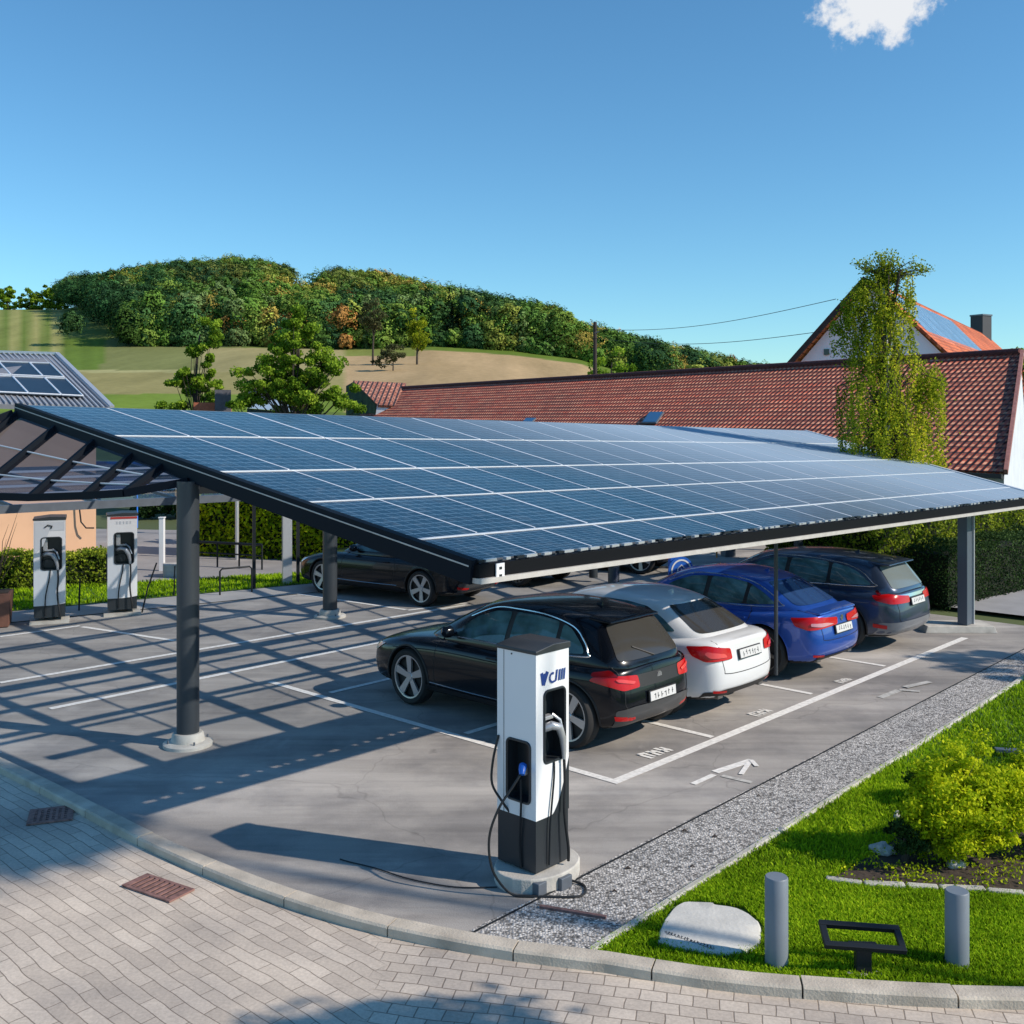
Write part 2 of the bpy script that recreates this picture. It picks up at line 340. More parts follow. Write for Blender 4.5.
class MB:
    def __init__(s): s.v = []; s.f = []; s.m = []; s.uv = {}
    def add(s, verts, faces, mi=0):
        n = len(s.v); s.v += [tuple(v) for v in verts]
        for f in faces: s.f.append(tuple(i + n for i in f)); s.m.append(mi)
        return s
    def box(s, c, size, rz=0, mi=0, axes=None, taper=1):
        """axes: three unit vectors"""
        c = Vector(c)
        if axes is None:
            axes = (Vector((math.cos(rz), math.sin(rz), 0)), Vector((-math.sin(rz), math.cos(rz), 0)), UP)
        X, Yv, Z = [Vector(a) for a in axes]
        hx, hy, hz = [k / 2 for k in size]
        vs = []
        for z in (-1, 1):
            t = taper if z > 0 else 1
            for x, y in ((-1, -1), (1, -1), (1, 1), (-1, 1)):
                vs.append(c + X * x * hx * t + Yv * y * hy * t + Z * z * hz)
        return s.add(vs, [(0, 3, 2, 1), (4, 5, 6, 7), (0, 1, 5, 4), (1, 2, 6, 5), (2, 3, 7, 6), (3, 0, 4, 7)], mi)
    def beam(s, a, b, w, h, mi=0, up=UP, zoff=0):
        a = Vector(a); b = Vector(b); d = (b - a); ln = d.length; d.normalize()
        side = d.cross(up).normalized(); u2 = side.cross(d).normalized()
        return s.box((a + b) / 2 + u2 * zoff, (ln, w, h), axes=(d, side, u2), mi=mi)
    def tube(s, pts, r, seg=8, mi=0, cap=True):
        pts = [Vector(p) for p in pts]; rr = r if isinstance(r, (list, tuple)) else [r] * len(pts)
        vs = []; fs = []; ref = None
        for i, p in enumerate(pts):
            t = (pts[min(i + 1, len(pts) - 1)] - pts[max(i - 1, 0)]).normalized()
            if ref is None:
                ref = t.orthogonal().normalized()
            ref = (ref - t * ref.dot(t)).normalized(); bi = t.cross(ref)
            for k in range(seg):
                a = 2 * math.pi * k / seg
                vs.append(p + (ref * math.cos(a) + bi * math.sin(a)) * rr[i])
        for i in range(len(pts) - 1):
            for k in range(seg):
                k2 = (k + 1) % seg
                fs.append((i * seg + k, i * seg + k2, (i + 1) * seg + k2, (i + 1) * seg + k))
        if cap:
            fs.append(tuple(range(seg))[::-1]); fs.append(tuple((len(pts) - 1) * seg + k for k in range(seg)))
        return s.add(vs, fs, mi)
    def prism(s, poly, z0, z1, mi=0, M=None):
        n = len(poly); vs = [Vector((x, y, z0)) for x, y in poly] + [Vector((x, y, z1)) for x, y in poly]
        if M: vs = [M @ v for v in vs]
        fs = [tuple(range(n))[::-1], tuple(range(n, 2 * n))] + [(i, (i + 1) % n, n + (i + 1) % n, n + i) for i in range(n)]
        return s.add(vs, fs, mi)
    def lathe(s, prof, seg=24, axis='Z', c=(0, 0, 0), mi=0, closed=False):
        vs = []; fs = []; c = Vector(c)
        for r, h in prof:
            for k in range(seg):
                a = 2 * math.pi * k / seg
                p = Vector((r * math.cos(a), r * math.sin(a), h))
                if axis == 'Y': p = Vector((p.x, p.z, p.y))
                vs.append(c + p)
        n = len(prof)
        for i in range(n if closed else n - 1):
            j = (i + 1) % n
            for k in range(seg):
                k2 = (k + 1) % seg; fs.append((i * seg + k, i * seg + k2, j * seg + k2, j * seg + k))
        return s.add(vs, fs, mi)
    def build(s, name, mats, parent=None, loc=None, rz=None, smooth=False, bevel=0):
        me = bpy.data.meshes.new(name); me.from_pydata(s.v, [], s.f)
        for m in (mats if isinstance(mats, (list, tuple)) else [mats]): me.materials.append(m)
        me.polygons.foreach_set('material_index', s.m)
        bm = bmesh.new(); bm.from_mesh(me); bmesh.ops.recalc_face_normals(bm, faces=bm.faces); bm.to_mesh(me); bm.free()
        if smooth:
            me.polygons.foreach_set('use_smooth', [True] * len(me.polygons))
            me.set_sharp_from_angle(angle=R(38))
        me.update()
        o = link_mesh(name, me, parent, loc, rz)
        if bevel:
            b = o.modifiers.new('bevel', 'BEVEL'); b.width = bevel; b.segments = 2; b.limit_method = 'ANGLE'; b.angle_limit = R(40)
        return o

def sheet(name, poly, z, m, kind='structure', thick=0):
    vs = [(p[0], p[1], z) for p in poly]
    me = bpy.data.meshes.new(name)
    if thick:
        mb = MB(); mb.prism([(p[0], p[1]) for p in poly], z - thick, z); o = mb.build(name, m)
    else:
        me.from_pydata(vs, [], [tuple(range(len(vs)))]); me.materials.append(m)
        bm = bmesh.new(); bm.from_mesh(me)
        bmesh.ops.triangulate(bm, faces=bm.faces); bmesh.ops.recalc_face_normals(bm, faces=bm.faces)
        for f in bm.faces:
            if f.normal.z < 0: f.normal_flip()
        bm.to_mesh(me); bm.free(); o = link_mesh(name, me)
    o['kind'] = kind
    return o

def leaf_mesh(name, P, size, m, tint, parent=None, aspect=.6, upbias=0.0, nrm=None):
    """many small leaf-shaped quads. P (n,3); size (n,) ; tint (n,)"""
    n = len(P); P = np.asarray(P, float)
    size = np.broadcast_to(np.asarray(size, float), (n,))
    d = rng.normal(size=(n, 3)); d /= np.linalg.norm(d, axis=1)[:, None]
    e = rng.normal(size=(n, 3))
    if nrm is not None:
        nn = nrm + rng.normal(size=(n, 3)) * .6; e = np.cross(nn, d)
        d = np.cross(e, nn); d /= np.linalg.norm(d, axis=1)[:, None] + 1e-9
    e -= (e * d).sum(1)[:, None] * d; e /= np.linalg.norm(e, axis=1)[:, None] + 1e-9
    a = d * size[:, None] * .5; b = e * size[:, None] * .5 * aspect
    vs = np.empty((n, 4, 3)); vs[:, 0] = P - a; vs[:, 1] = P - b; vs[:, 2] = P + a; vs[:, 3] = P + b
    me = bpy.data.meshes.new(name)
    me.vertices.add(n * 4); me.vertices.foreach_set('co', vs.reshape(-1))
    me.loops.add(n * 4); me.loops.foreach_set('vertex_index', np.arange(n * 4, dtype=np.int32))
    me.polygons.add(n); me.polygons.foreach_set('loop_start', np.arange(0, n * 4, 4, dtype=np.int32))
    me.update(calc_edges=True)
    at_ = me.attributes.new('tint', 'FLOAT', 'POINT'); at_.data.foreach_set('value', np.repeat(np.clip(tint, 0, 1), 4).astype(np.float32))
    me.materials.append(m)
    return link_mesh(name, me, parent)

def hedge(name, label, a, b, depth, h, m, n, size=.07, seed=0, bottom=.0, cat='hedge', group=None, wave=.06, z0=0):
    a = Vector(a); b = Vector(b); d = (b - a); ln = d.length; d.normalize(); nv = Vector((-d.y, d.x, 0))
    root = empty(name, (a + b) / 2 + UP * z0, math.atan2(d.y, d.x), label, cat, group)
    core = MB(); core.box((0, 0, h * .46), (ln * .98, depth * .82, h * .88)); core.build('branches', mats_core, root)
    r = rng.random((n, 3)); p = np.empty((n, 3)); face = rng.random(n)
    x = (r[:, 0] - .5) * ln; y = (r[:, 1] - .5) * depth; z = r[:, 2] * h
    side = face < .62
    y = np.where(side, np.sign(r[:, 1] - .5) * depth / 2, y)
    z = np.where(side, z, h)
    ends = face > .94
    x = np.where(ends, np.sign(r[:, 0] - .5) * ln / 2, x); z = np.where(ends, r[:, 2] * h, z)
    wob = np.sin(x * 3.1 + seed) * wave + np.sin(x * 7.7 + z * 5 + seed * 2) * wave * .7
    jit = rng.normal(size=(n, 3)) * .035
    y = y + np.sign(y) * wob * .5 * side; z = z + np.where(side, 0, wob)
    p[:, 0] = x; p[:, 1] = y; p[:, 2] = np.maximum(z, bottom); p += jit
    clump = np.sin(x * 4.3 + seed) * np.sin(z * 6.1 + x) * .18 + np.sin(x * 11 + y * 9 + z * 13) * .12
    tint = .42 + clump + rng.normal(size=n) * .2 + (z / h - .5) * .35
    leaf_mesh('foliage', p, size * (0.7 + .6 * rng.random(n)), m, tint, root)
    return root
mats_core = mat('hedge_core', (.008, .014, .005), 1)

def tree(name, label, base, H, crown, m, n=9000, size=.12, trunk_r=.12, bark_m=bark, clusters=45, spread=.35, seed=1, cat='tree', group=None, lean=(0, 0), trunk_top=.75, limbs=12, tone=0.0, flat=.7):
    """crown: list of ellipsoids (x,y,z,rx,ry,rz) in local metres"""
    rnd = random.Random(seed)
    root = empty(name, base, 0, label, cat, group)
    t = MB(); pts = []; rr = []
    for k in range(9):
        f = k / 8; pts.append((lean[0] * f + math.sin(f * 5 + seed) * .04 * H * f * .4, lean[1] * f + math.cos(f * 4 + seed) * .015 * H * f, H * trunk_top * f)); rr.append(trunk_r * (1 - .8 * f) + .01)
    t.tube(pts, rr, 9)
    vols = [c[3] * c[4] * c[5] for c in crown]; cen = []
    for i in range(clusters):
        c = rnd.choices(crown, vols)[0]
        while True:
            d = Vector((rnd.uniform(-1, 1), rnd.uniform(-1, 1), rnd.uniform(-1, 1)))
            if .25 < d.length < 1: break
        cen.append((c[0] + d.x * c[3], c[1] + d.y * c[4], c[2] + d.z * c[5], d.z))
    for i in range(min(limbs, len(cen))):
        c = cen[i]; zs = min(max(c[2] * .62, H * .15), H * trunk_top * .97); f = zs / (H * trunk_top); k = f * 8; k0 = int(min(k, 7)); q = Vector(pts[k0]).lerp(Vector(pts[k0 + 1]), k - k0)
        e = Vector(c[:3]); mid = q.lerp(e, .5) + Vector((rnd.uniform(-.1, .1), rnd.uniform(-.1, .1), rnd.uniform(-.02, .1))) * H * .12
        r0 = trunk_r * (1 - .75 * f) * .55
        t.tube([q, q.lerp(mid, .5) + UP * .02, mid, e], [r0, r0 * .8, r0 * .55, r0 * .2], 6)
    t.build('trunk', bark_m, root, smooth=True)
    cen = np.array(cen); per = n // len(cen)
    P = np.repeat(cen[:, :3], per, axis=0); N_ = len(P)
    s = spread * (0.6 + .8 * np.repeat(rng.random(len(cen)), per))
    off = rng.normal(size=(N_, 3)); off /= np.linalg.norm(off, axis=1)[:, None]; off *= (rng.random(N_) ** .45)[:, None]
    off[:, 2] *= flat
    P = P + off * s[:, None]
    P[:, 2] = np.maximum(P[:, 2], .03)
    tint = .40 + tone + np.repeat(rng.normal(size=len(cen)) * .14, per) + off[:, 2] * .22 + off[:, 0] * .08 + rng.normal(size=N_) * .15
    leaf_mesh('crown', P, size * (.7 + .6 * rng.random(N_)), m, tint, root, .65)
    return root

# ------------------------------------------------------------------ camera, light, sky
cd = bpy.data.cameras.new('camera'); cam = bpy.data.objects.new('camera', cd); COL.objects.link(cam)
cam.location = (0, 0, HC); cam.rotation_euler = (R(90), 0, 0)
cd.sensor_width = 36; cd.lens = F / 1024 * 36; cd.shift_y = -(512 - HY) / 1024; cd.clip_start = .05; cd.clip_end = 6000
sc.camera = cam
SUN_EL = 35.0
sx, sy = .953, -.304
sun_vec = Vector((sx * math.cos(R(SUN_EL)), sy * math.cos(R(SUN_EL)), math.sin(R(SUN_EL)))).normalized()
sd = bpy.data.lights.new('sun', 'SUN'); sd.energy = 5.0; sd.angle = R(.6); sd.color = (1, .885, .75)
so = bpy.data.objects.new('sun', sd); COL.objects.link(so); so.rotation_euler = sun_vec.to_track_quat('Z', 'Y').to_euler(); so.location = (30, -10, 30)
w = bpy.data.worlds.new('World'); sc.world = w; w.use_nodes = True
N = w.node_tree.nodes; L = w.node_tree.links; bg = N['Background']
sky = N.new('ShaderNodeTexSky'); sky.sky_type = 'NISHITA'; sky.sun_disc = False
sky.sun_elevation = R(SUN_EL); sky.sun_rotation = math.atan2(sun_vec.x, sun_vec.y)
sky.air_density = 1.0; sky.dust_density = .08; sky.ozone_density = 2.2
hs = N.new('ShaderNodeHueSaturation'); hs.inputs['Saturation'].default_value = 1.05; hs.inputs['Value'].default_value = 1.0
skc = mixrgb(N, L, 'MULTIPLY', 1, sky.outputs[0], (.74, 1.08, 1.20))
L.new(skc, hs.inputs['Color'])
tc = N.new('ShaderNodeTexCoord')
nrm = N.new('ShaderNodeVectorMath'); nrm.operation = 'NORMALIZE'; L.new(tc.outputs['Generated'], nrm.inputs[0])
def cloud(px, py, sx_, sz_, lo, hi, seed, nsc):
    d = Vector(((px - 512) / F, 1, (HY - py) / F)).normalized()
    sub = N.new('ShaderNodeVectorMath'); sub.operation = 'SUBTRACT'; L.new(nrm.outputs[0], sub.inputs[0]); sub.inputs[1].default_value = d
    mp = N.new('ShaderNodeVectorMath'); mp.operation = 'MULTIPLY'; L.new(sub.outputs[0], mp.inputs[0]); mp.inputs[1].default_value = (1 / sx_, 1 / sx_, 1 / sz_)
    ln = N.new('ShaderNodeVectorMath'); ln.operation = 'LENGTH'; L.new(mp.outputs[0], ln.inputs[0])
    ns = N.new('ShaderNodeTexNoise'); ns.inputs['Scale'].default_value = nsc; ns.inputs['Detail'].default_value = 8; ns.inputs['Roughness'].default_value = .62
    ad = N.new('ShaderNodeVectorMath'); ad.operation = 'ADD'; ad.inputs[1].default_value = (seed, seed * .3, 0); L.new(nrm.outputs[0], ad.inputs[0]); L.new(ad.outputs[0], ns.inputs['Vector'])
    mm = N.new('ShaderNodeMath'); mm.operation = 'MULTIPLY_ADD'; mm.inputs[1].default_value = 3.4; L.new(ns.outputs['Fac'], mm.inputs[0])
    neg = N.new('ShaderNodeMath'); neg.operation = 'MULTIPLY'; neg.inputs[1].default_value = -1; L.new(ln.outputs['Value'], neg.inputs[0]); L.new(neg.outputs[0], mm.inputs[2])
    r = ramp(N, [(lo, (0, 0, 0)), (hi, (1, 1, 1))]); r.color_ramp.interpolation = 'EASE'; L.new(mm.outputs[0], r.inputs['Fac'])
    return r.outputs['Color']
c1 = cloud(886, -4, .044, .027, .3, 2.5, 3.1, 34)
c2 = cloud(812, 48, .024, .022, 1.15, 2.7, 8.3, 60)
cc = mixrgb(N, L, 'MIX', c1, hs.outputs['Color'], (6.4, 6.6, 6.9))
c2h = N.new('ShaderNodeMath'); c2h.operation = 'MULTIPLY'; c2h.inputs[1].default_value = .45; L.new(c2, c2h.inputs[0])
cc = mixrgb(N, L, 'MIX', c2h.outputs[0], cc, (5.5, 6.0, 6.5))
L.new(cc, bg.inputs['Color']); bg.inputs['Strength'].default_value = .13
sc.view_settings.view_transform = 'Standard'; sc.view_settings.look = 'None'; sc.view_settings.exposure = 0; sc.view_settings.gamma = 1
sc.render.engine = 'CYCLES'; sc.cycles.transparent_max_bounces = 24; sc.cycles.max_bounces = 8
sc.render.resolution_x = sc.render.resolution_y = 1024

# ------------------------------------------------------------------ ground and paving
kerb_pts = [Vector((-13.5, 17.6, 0)), Vector((-9.2, 14.3, 0))] + [G(*p) for p in ((0, 768), (75, 806), (150, 845), (225, 878), (300, 906), (375, 928), (450, 944), (525, 957), (600, 966), (680, 979), (750, 988), (850, 996), (940, 1001), (1024, 1003))] + [Vector((5.2, 6.62, 0)), Vector((9, 6.9, 0))]
def smooth_line(pts, n=6):
    out = []
    P = [pts[0]] + pts + [pts[-1]]
    for i in range(1, len(P) - 2):
        for k in range(n):
            t = k / n; a, b, c, d = P[i - 1], P[i], P[i + 1], P[i + 2]
            out.append(.5 * ((2 * b) + (c - a) * t + (2 * a - 5 * b + 4 * c - d) * t * t + (3 * b - a - 3 * c + d) * t ** 3))
    out.append(P[-2]); return out
kl = smooth_line(kerb_pts, 5)
def offset_line(pts, d):
    out = []
    for i, p in enumerate(pts):
        t = (pts[min(i + 1, len(pts) - 1)] - pts[max(i - 1, 0)]).normalized(); out.append(p + Vector((-t.y, t.x, 0)) * d)
    return out
sheet('ground', [(-900, -300), (900, -300), (900, 70), (-900, 70)], -.05, meadow_m)
gl0 = G(470, 935); gl1 = G(1023, 650); gd = (gl1 - gl0).normalized()
ed0 = G(590, 957); ed1 = G(1024, 680); edd = (ed1 - ed0).normalized()
kin = offset_line(kl, .08)
def kerb_split(p0, d):
    """index in kin where the line p0 + t d meets the kerb"""
    best = min(range(len(kin)), key=lambda i: abs((kin[i] - p0).cross(d).z)); return best
ig = kerb_split(gl0, gd); ie = kerb_split(ed0, edd)
P1 = G(0, 624); P2 = G(340, 590)
gend = gl0 + gd * 14.8
asph = [Vector(p) for p in kin[:ig + 1]] + [gl0 + gd * .0, gend, gend + V * 6.5, Vector((14, 36, 0)), Vector((-2, 36, 0)), P2, P1, Vector((-15.5, 18.2, 0))]
sheet('asphalt', asph, 0, asphalt)
sheet('gravel', [Vector(p) for p in kin[ig:ie + 1]] + [ed0 + edd * 17, gend + U * 3.0, gend + U * .02], .004, gravel_m)
lawn_poly = [Vector(p) for p in kin[ie:]] + [Vector((14, 7, 0)), Vector((17, 20, 0)), ed0 + edd * 14]
sheet('lawn', lawn_poly, .02, lawn_m)
sheet('footpath', [Vector((p.x, p.y, 0)) for p in offset_line(kl, -.06)] + [Vector((16, 6.9, 0)), Vector((16, -9, 0)), Vector((-20, -9, 0)), Vector((-20, 17.5, 0))], 0, pavers)
# kerb stones
kb = MB(); acc = 0; seg = []
def kerb_run(line, w, h, name, m, length=.95, gap=.012, z0=-.03):
    mb = MB(); L_ = [0]
    for i in range(1, len(line)): L_.append(L_[-1] + (line[i] - line[i - 1]).length)
    def pos(s):
        for i in range(1, len(line)):
            if s <= L_[i] or i == len(line) - 1:
                f = (s - L_[i - 1]) / (L_[i] - L_[i - 1]); p = line[i - 1].lerp(line[i], f); t = (line[i] - line[i - 1]).normalized(); return p, Vector((-t.y, t.x, 0))
    s = 0
    while s < L_[-1] - .05:
        e = min(s + length, L_[-1]); vs = []; k = 4
        dz = random.uniform(-.004, .004)
        for j in range(k):
            p, n = pos(s + gap / 2 + (e - s - gap) * j / (k - 1))
            for a, z in ((-w / 2, z0), (-w / 2, h - .015 + dz), (-w / 2 + .015, h + dz), (w / 2 - .015, h + dz), (w / 2, h - .015 + dz), (w / 2, z0)):
                vs.append(p + n * a + UP * z)
        fs = []
        for j in range(k - 1):
            for q in range(5): fs.append((j * 6 + q, j * 6 + q + 1, (j + 1) * 6 + q + 1, (j + 1) * 6 + q))
        fs.append(tuple(range(6))); fs.append(tuple((k - 1) * 6 + q for q in range(6)))
        mb.add(vs, fs); s = e
    o = mb.build(name, m); o['kind'] = 'structure'; return o
kerb_run(kl, .16, .075, 'kerb', kerb_m)
kerb_run([ed0 + edd * t for t in (0, 4, 8, 12.5)], .07, .06, 'lawn_edging', concrete, 1.0, .006)
# steel strip between asphalt and gravel
s_ = MB(); s_.beam(gl0 + UP * .004, gend + UP * .004, .012, .016); o = s_.build('edging_strip', steel_dark); o['kind'] = 'structure'
# paths and strips behind the lot
def strip(name, pts, z, m):
    return sheet(name, pts, z, m)
a0, a1 = Vector((-16, 17.6, 0)), P1
dP = (P2 - P1).normalized(); nP = Vector((-dP.y, dP.x, 0))
fp = [P1 - dP * 9, P1, P2, P2 + dP * 1.5]
strip('side_path', [P1 - dP * 12, P2 + dP * 1.2, P2 + dP * 1.2 + nP * 1.1, P1 - dP * 12 + nP * 1.3], .012, mat('path_concrete', (.36, .345, .33), .85, noise=.15, nscale=1.2, bump=.3))
strip('verge', [P1 - dP * 12 + nP * 1.35, P2 + dP * 1.2 + nP * 1.15, P2 + dP * 1.0 + nP * 2.6, P1 - dP * 12 + nP * 5.6], .012, lawn_m)
strip('side_street', [P1 - dP * 4 + nP * 5.0, P2 + dP * 1.2 + nP * 2.65, P2 + dP * 3.5 + nP * 12, P1 - dP * 4 + nP * 25], .008, mat('street_asphalt', (.27, .26, .26), .9, noise=.2, nscale=.8))
pr0 = gend + U * 1.2 - V * .1
strip('rear_path', [gend + U * .8 + V * .6, gend + U * .8 + V * 2.3, gend + U * 12 + V * .8, gend + U * 12 - V * 1.0], .034, mat('rear_path_concrete', (.30, .30, .31), .85, noise=.15, nscale=1.5, bump=.3))

# painted markings
mk = MB()
def line(mb, a, b, w, z=.006):
    a = Vector(a); b = Vector(b); t = (b - a).normalized(); n = Vector((-t.y, t.x, 0)) * w / 2
    mb.add([a - n + UP * z, b - n + UP * z, b + n + UP * z, a + n + UP * z], [(0, 1, 2, 3)])
O = G(615, 782); Oe = G(965, 638); ld = (Oe - O).normalized()
line(mk, O - ld * .05, Oe, .12)
line(mk, O + V * .06, G(270, 682), .10)
for px, py, ln in ((717, 738.5, 5.0), (816, 695, 5.0), (889, 667, 5.0)):
    p = G(px, py); line(mk, p + V * .06, p + V * ln, .09)
line(mk, G(330, 693), G(330, 693) + U * 2.6, .09)
line(mk, G(462, 735) + U * .06, G(462, 735) + U * 2.2, .09)
line(mk, G(0, 683), G(466, 605), .11)
line(mk, G(50, 709), G(388, 641), .11)
line(mk, G(298, 594), G(406, 610), .10); line(mk, G(408, 610.5), G(468, 603), .10)
line(mk, G(0, 637), G(80, 626), .10); line(mk, G(82, 627), G(175, 641), .10)
line(mk, G(-60, 768), G(0, 752), .1)
o = mk.build('parking_lines', paint_w); o['kind'] = 'structure'
ar = MB()
line(ar, G(693, 784.5), G(714, 775), .07, .006); line(ar, G(715, 772.5), G(752, 760.5), .10, .006); line(ar, G(751, 760.6), G(757, 767), .05, .010); line(ar, G(749, 763.5), G(741, 775), .055, .010)
o = ar.build('painted_arrow', paint_w); o['kind'] = 'structure'
ar = MB()
line(ar, G(880, 698), G(899, 690.5), .1, .006); line(ar, G(899.5, 690.4), G(920, 692), .08, .010); line(ar, G(905, 688), G(930, 682.5), .1, .014); line(ar, G(722, 776), G(752, 783), .07, .006)
o = ar.build('worn_arrow', paint_worn); o['kind'] = 'structure'
gm = MB()
for (x, y, s) in ((655, 753, 1), (760, 713, .85), (843, 681, .7)):
    c = G(x, y)
    for k in range(3):
        b0 = c + U * (k - 1) * .15 * s; zz = .006
        for (du, dv, hw, hh) in ((-.028, 0, .026, .085), (.032, -.01 * k, .020, .075), (0, .06 - .05 * k, .05, .022)):
            q = b0 + U * du * s + V * dv * s * 1.15
            gm.add([q + U * sx_ * hw * s + V * sy_ * hh * s * 1.15 + V * -.25 * sx_ * hw + UP * zz for sx_, sy_ in ((-1, -1), (1, -1), (1, 1), (-1, 1))], [(0, 1, 2, 3)]); zz += .0035
o = gm.build('bay_markings', paint_w); o['kind'] = 'structure'

# drain grates in the footpath
def grate(cx, cy, w_, h_, rz, label, n):
    c = G(cx, cy); g = empty('drain_grate', (c.x, c.y, .004), rz, label, 'drain', 'iron drain grates in the footpath')
    f = MB(); f.box((0, 0, .004), (w_, h_, .006)); f.build('pit', recess_m, g)
    f = MB()
    for sx_ in (-1, 1): f.box((sx_ * w_ / 2, 0, .008), (.03, h_ + .03, .014))
    for sy_ in (-1, 1): f.box((0, sy_ * h_ / 2, .0075), (w_, .03, .013))
    f.build('frame', rust, g)
    f = MB()
    if n[1]:
        for k in range(n[1]): f.box((0, -h_ / 2 + h_ * (k + .5) / n[1], .009), (w_ - .03, h_ / n[1] * .5, .009))
    for k in range(n[0]): f.box((-w_ / 2 + w_ * (k + .5) / n[0], 0, .0105), (w_ / n[0] * .5, h_ - .03, .01))
    f.build('bars', rust, g)
grate(51, 816, .36, .36, R(20), 'square rusty drain grate with a fine mesh, in canopy shadow beside the kerb', (7, 7))
grate(158, 889, .52, .22, R(-31), 'oblong rusty drain grate with parallel bars, in sunlit paving', (9, 0))
g = MB(); a = G(540, 908); b = G(606, 919); g.beam(a + UP * .012, b + UP * .012, .035, .02); g.build('channel_cover', rust)
props(bpy.data.objects['channel_cover'], 'thin rusty metal channel strip lying in the gravel near the kerb', 'drain cover')
lf = MB()
for (x, y) in ((757, 797), (712, 838), (682, 832), (648, 893), (612, 893), (690, 868), (625, 870)):
    p = G(x, y); s = random.uniform(.012, .028); lf.tube([p + UP * .01, p + Vector((s, s * .5, .02)), p + Vector((s * 2, s * .2, .008))], [.004, s * .45, .003], 5)
o = lf.build('dead_leaves', dark_wood); props(o, 'scattered dark dead leaves on the grey gravel strip', 'leaves', kind='stuff')

# ------------------------------------------------------------------ grass
def inside(poly, x, y):
    r = np.zeros(len(x), bool); n = len(poly)
    for i in range(n):
        x1, y1 = poly[i][0], poly[i][1]; x2, y2 = poly[(i + 1) % n][0], poly[(i + 1) % n][1]
        c = ((y1 > y) != (y2 > y)) & (x < (x2 - x1) * (y - y1) / (y2 - y1 + 1e-12) + x1); r ^= c
    return r
bed = [G(826, 886), G(930, 893), G(1040, 899), G(1110, 880), G(1110, 800), G(1010, 806), G(935, 812), G(885, 850)]
def grass(name, poly, box, n, hgt, wid, label, z0=.02, excl=None, excl2=None):
    x = box[0] + rng.random(n) * (box[1] - box[0]); y = box[2] + rng.random(n) * (box[3] - box[2])
    k = inside(poly, x, y)
    if excl: k &= ~inside(excl, x, y)
    if excl2: k &= ~inside(excl2, x, y)
    x = x[k]; y = y[k]; n = len(x)
    h = hgt * (.55 + .8 * rng.random(n)); a = rng.random(n) * 2 * math.pi; ln = rng.random(n) * .6 + .1
    lx = np.cos(a) * h * ln; ly = np.sin(a) * h * ln; b = rng.random(n) * math.pi; wx = np.cos(b) * wid / 2; wy = np.sin(b) * wid / 2
    patch = np.sin(x * 2.3 + y * 1.1) * np.sin(y * 2.9 - x) * .16 + np.sin(x * 7 + y * 5) * np.sin(x * 3.1 - y * 8) * .10 - (rng.random(n) < .04) * .0 + (rng.random(n) < .05) * .35
    vs = np.empty((n, 4, 3)); z = np.full(n, z0)
    vs[:, 0] = np.stack([x - wx, y - wy, z], 1); vs[:, 1] = np.stack([x + wx, y + wy, z], 1)
    vs[:, 2] = np.stack([x + wx * .7 + lx * .45, y + wy * .7 + ly * .45, z + h * .6], 1); vs[:, 3] = np.stack([x + lx, y + ly, z + h * (1 - .3 * ln)], 1)
    me = bpy.data.meshes.new(name); me.vertices.add(n * 4); me.vertices.foreach_set('co', vs.reshape(-1))
    me.loops.add(n * 4); me.loops.foreach_set('vertex_index', np.arange(n * 4, dtype=np.int32))
    me.polygons.add(n); me.polygons.foreach_set('loop_start', np.arange(0, n * 4, 4, dtype=np.int32)); me.update(calc_edges=True)
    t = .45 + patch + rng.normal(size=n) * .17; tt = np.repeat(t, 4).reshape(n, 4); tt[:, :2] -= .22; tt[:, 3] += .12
    me.attributes.new('tint', 'FLOAT', 'POINT').data.foreach_set('value', np.clip(tt, 0, 1).reshape(-1).astype(np.float32))
    me.materials.append(lf_grass); return props(link_mesh(name, me), label, 'grass', kind='stuff')
stone_ex = [G(*p) for p in ((658, 945), (672, 910), (700, 905), (745, 912), (764, 930), (760, 952), (720, 958))]
LG = 'short bright green grass of the corner lawn'
near = [(p[0], p[1]) for p in lawn_poly]
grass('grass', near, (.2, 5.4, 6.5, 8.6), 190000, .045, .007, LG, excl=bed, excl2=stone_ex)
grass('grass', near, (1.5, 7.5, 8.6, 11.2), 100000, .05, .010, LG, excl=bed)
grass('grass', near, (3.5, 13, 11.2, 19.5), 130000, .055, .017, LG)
vp = [(P1 - dP * 6 + nP * 1.35), P2 + dP * 1.2 + nP * 1.15, P2 + dP * 1.0 + nP * 2.6, P1 - dP * 6 + nP * 5.6]
grass('grass', vp, (-16, 0, 16, 30), 110000, .07, .03, 'bright green grass verge behind the charging posts', .012)
rs = [gend + U * .7 - V * .1, gend + U * .7 + V * .55, gend + U * 8 - V * .6, gend + U * 8 - V * 1.25]
sheet('rear_verge', rs, .03, lawn_m)
grass('grass', rs, (6, 20, 10, 28), 50000, .08, .025, 'thin grass strip beside the rear path', .03)
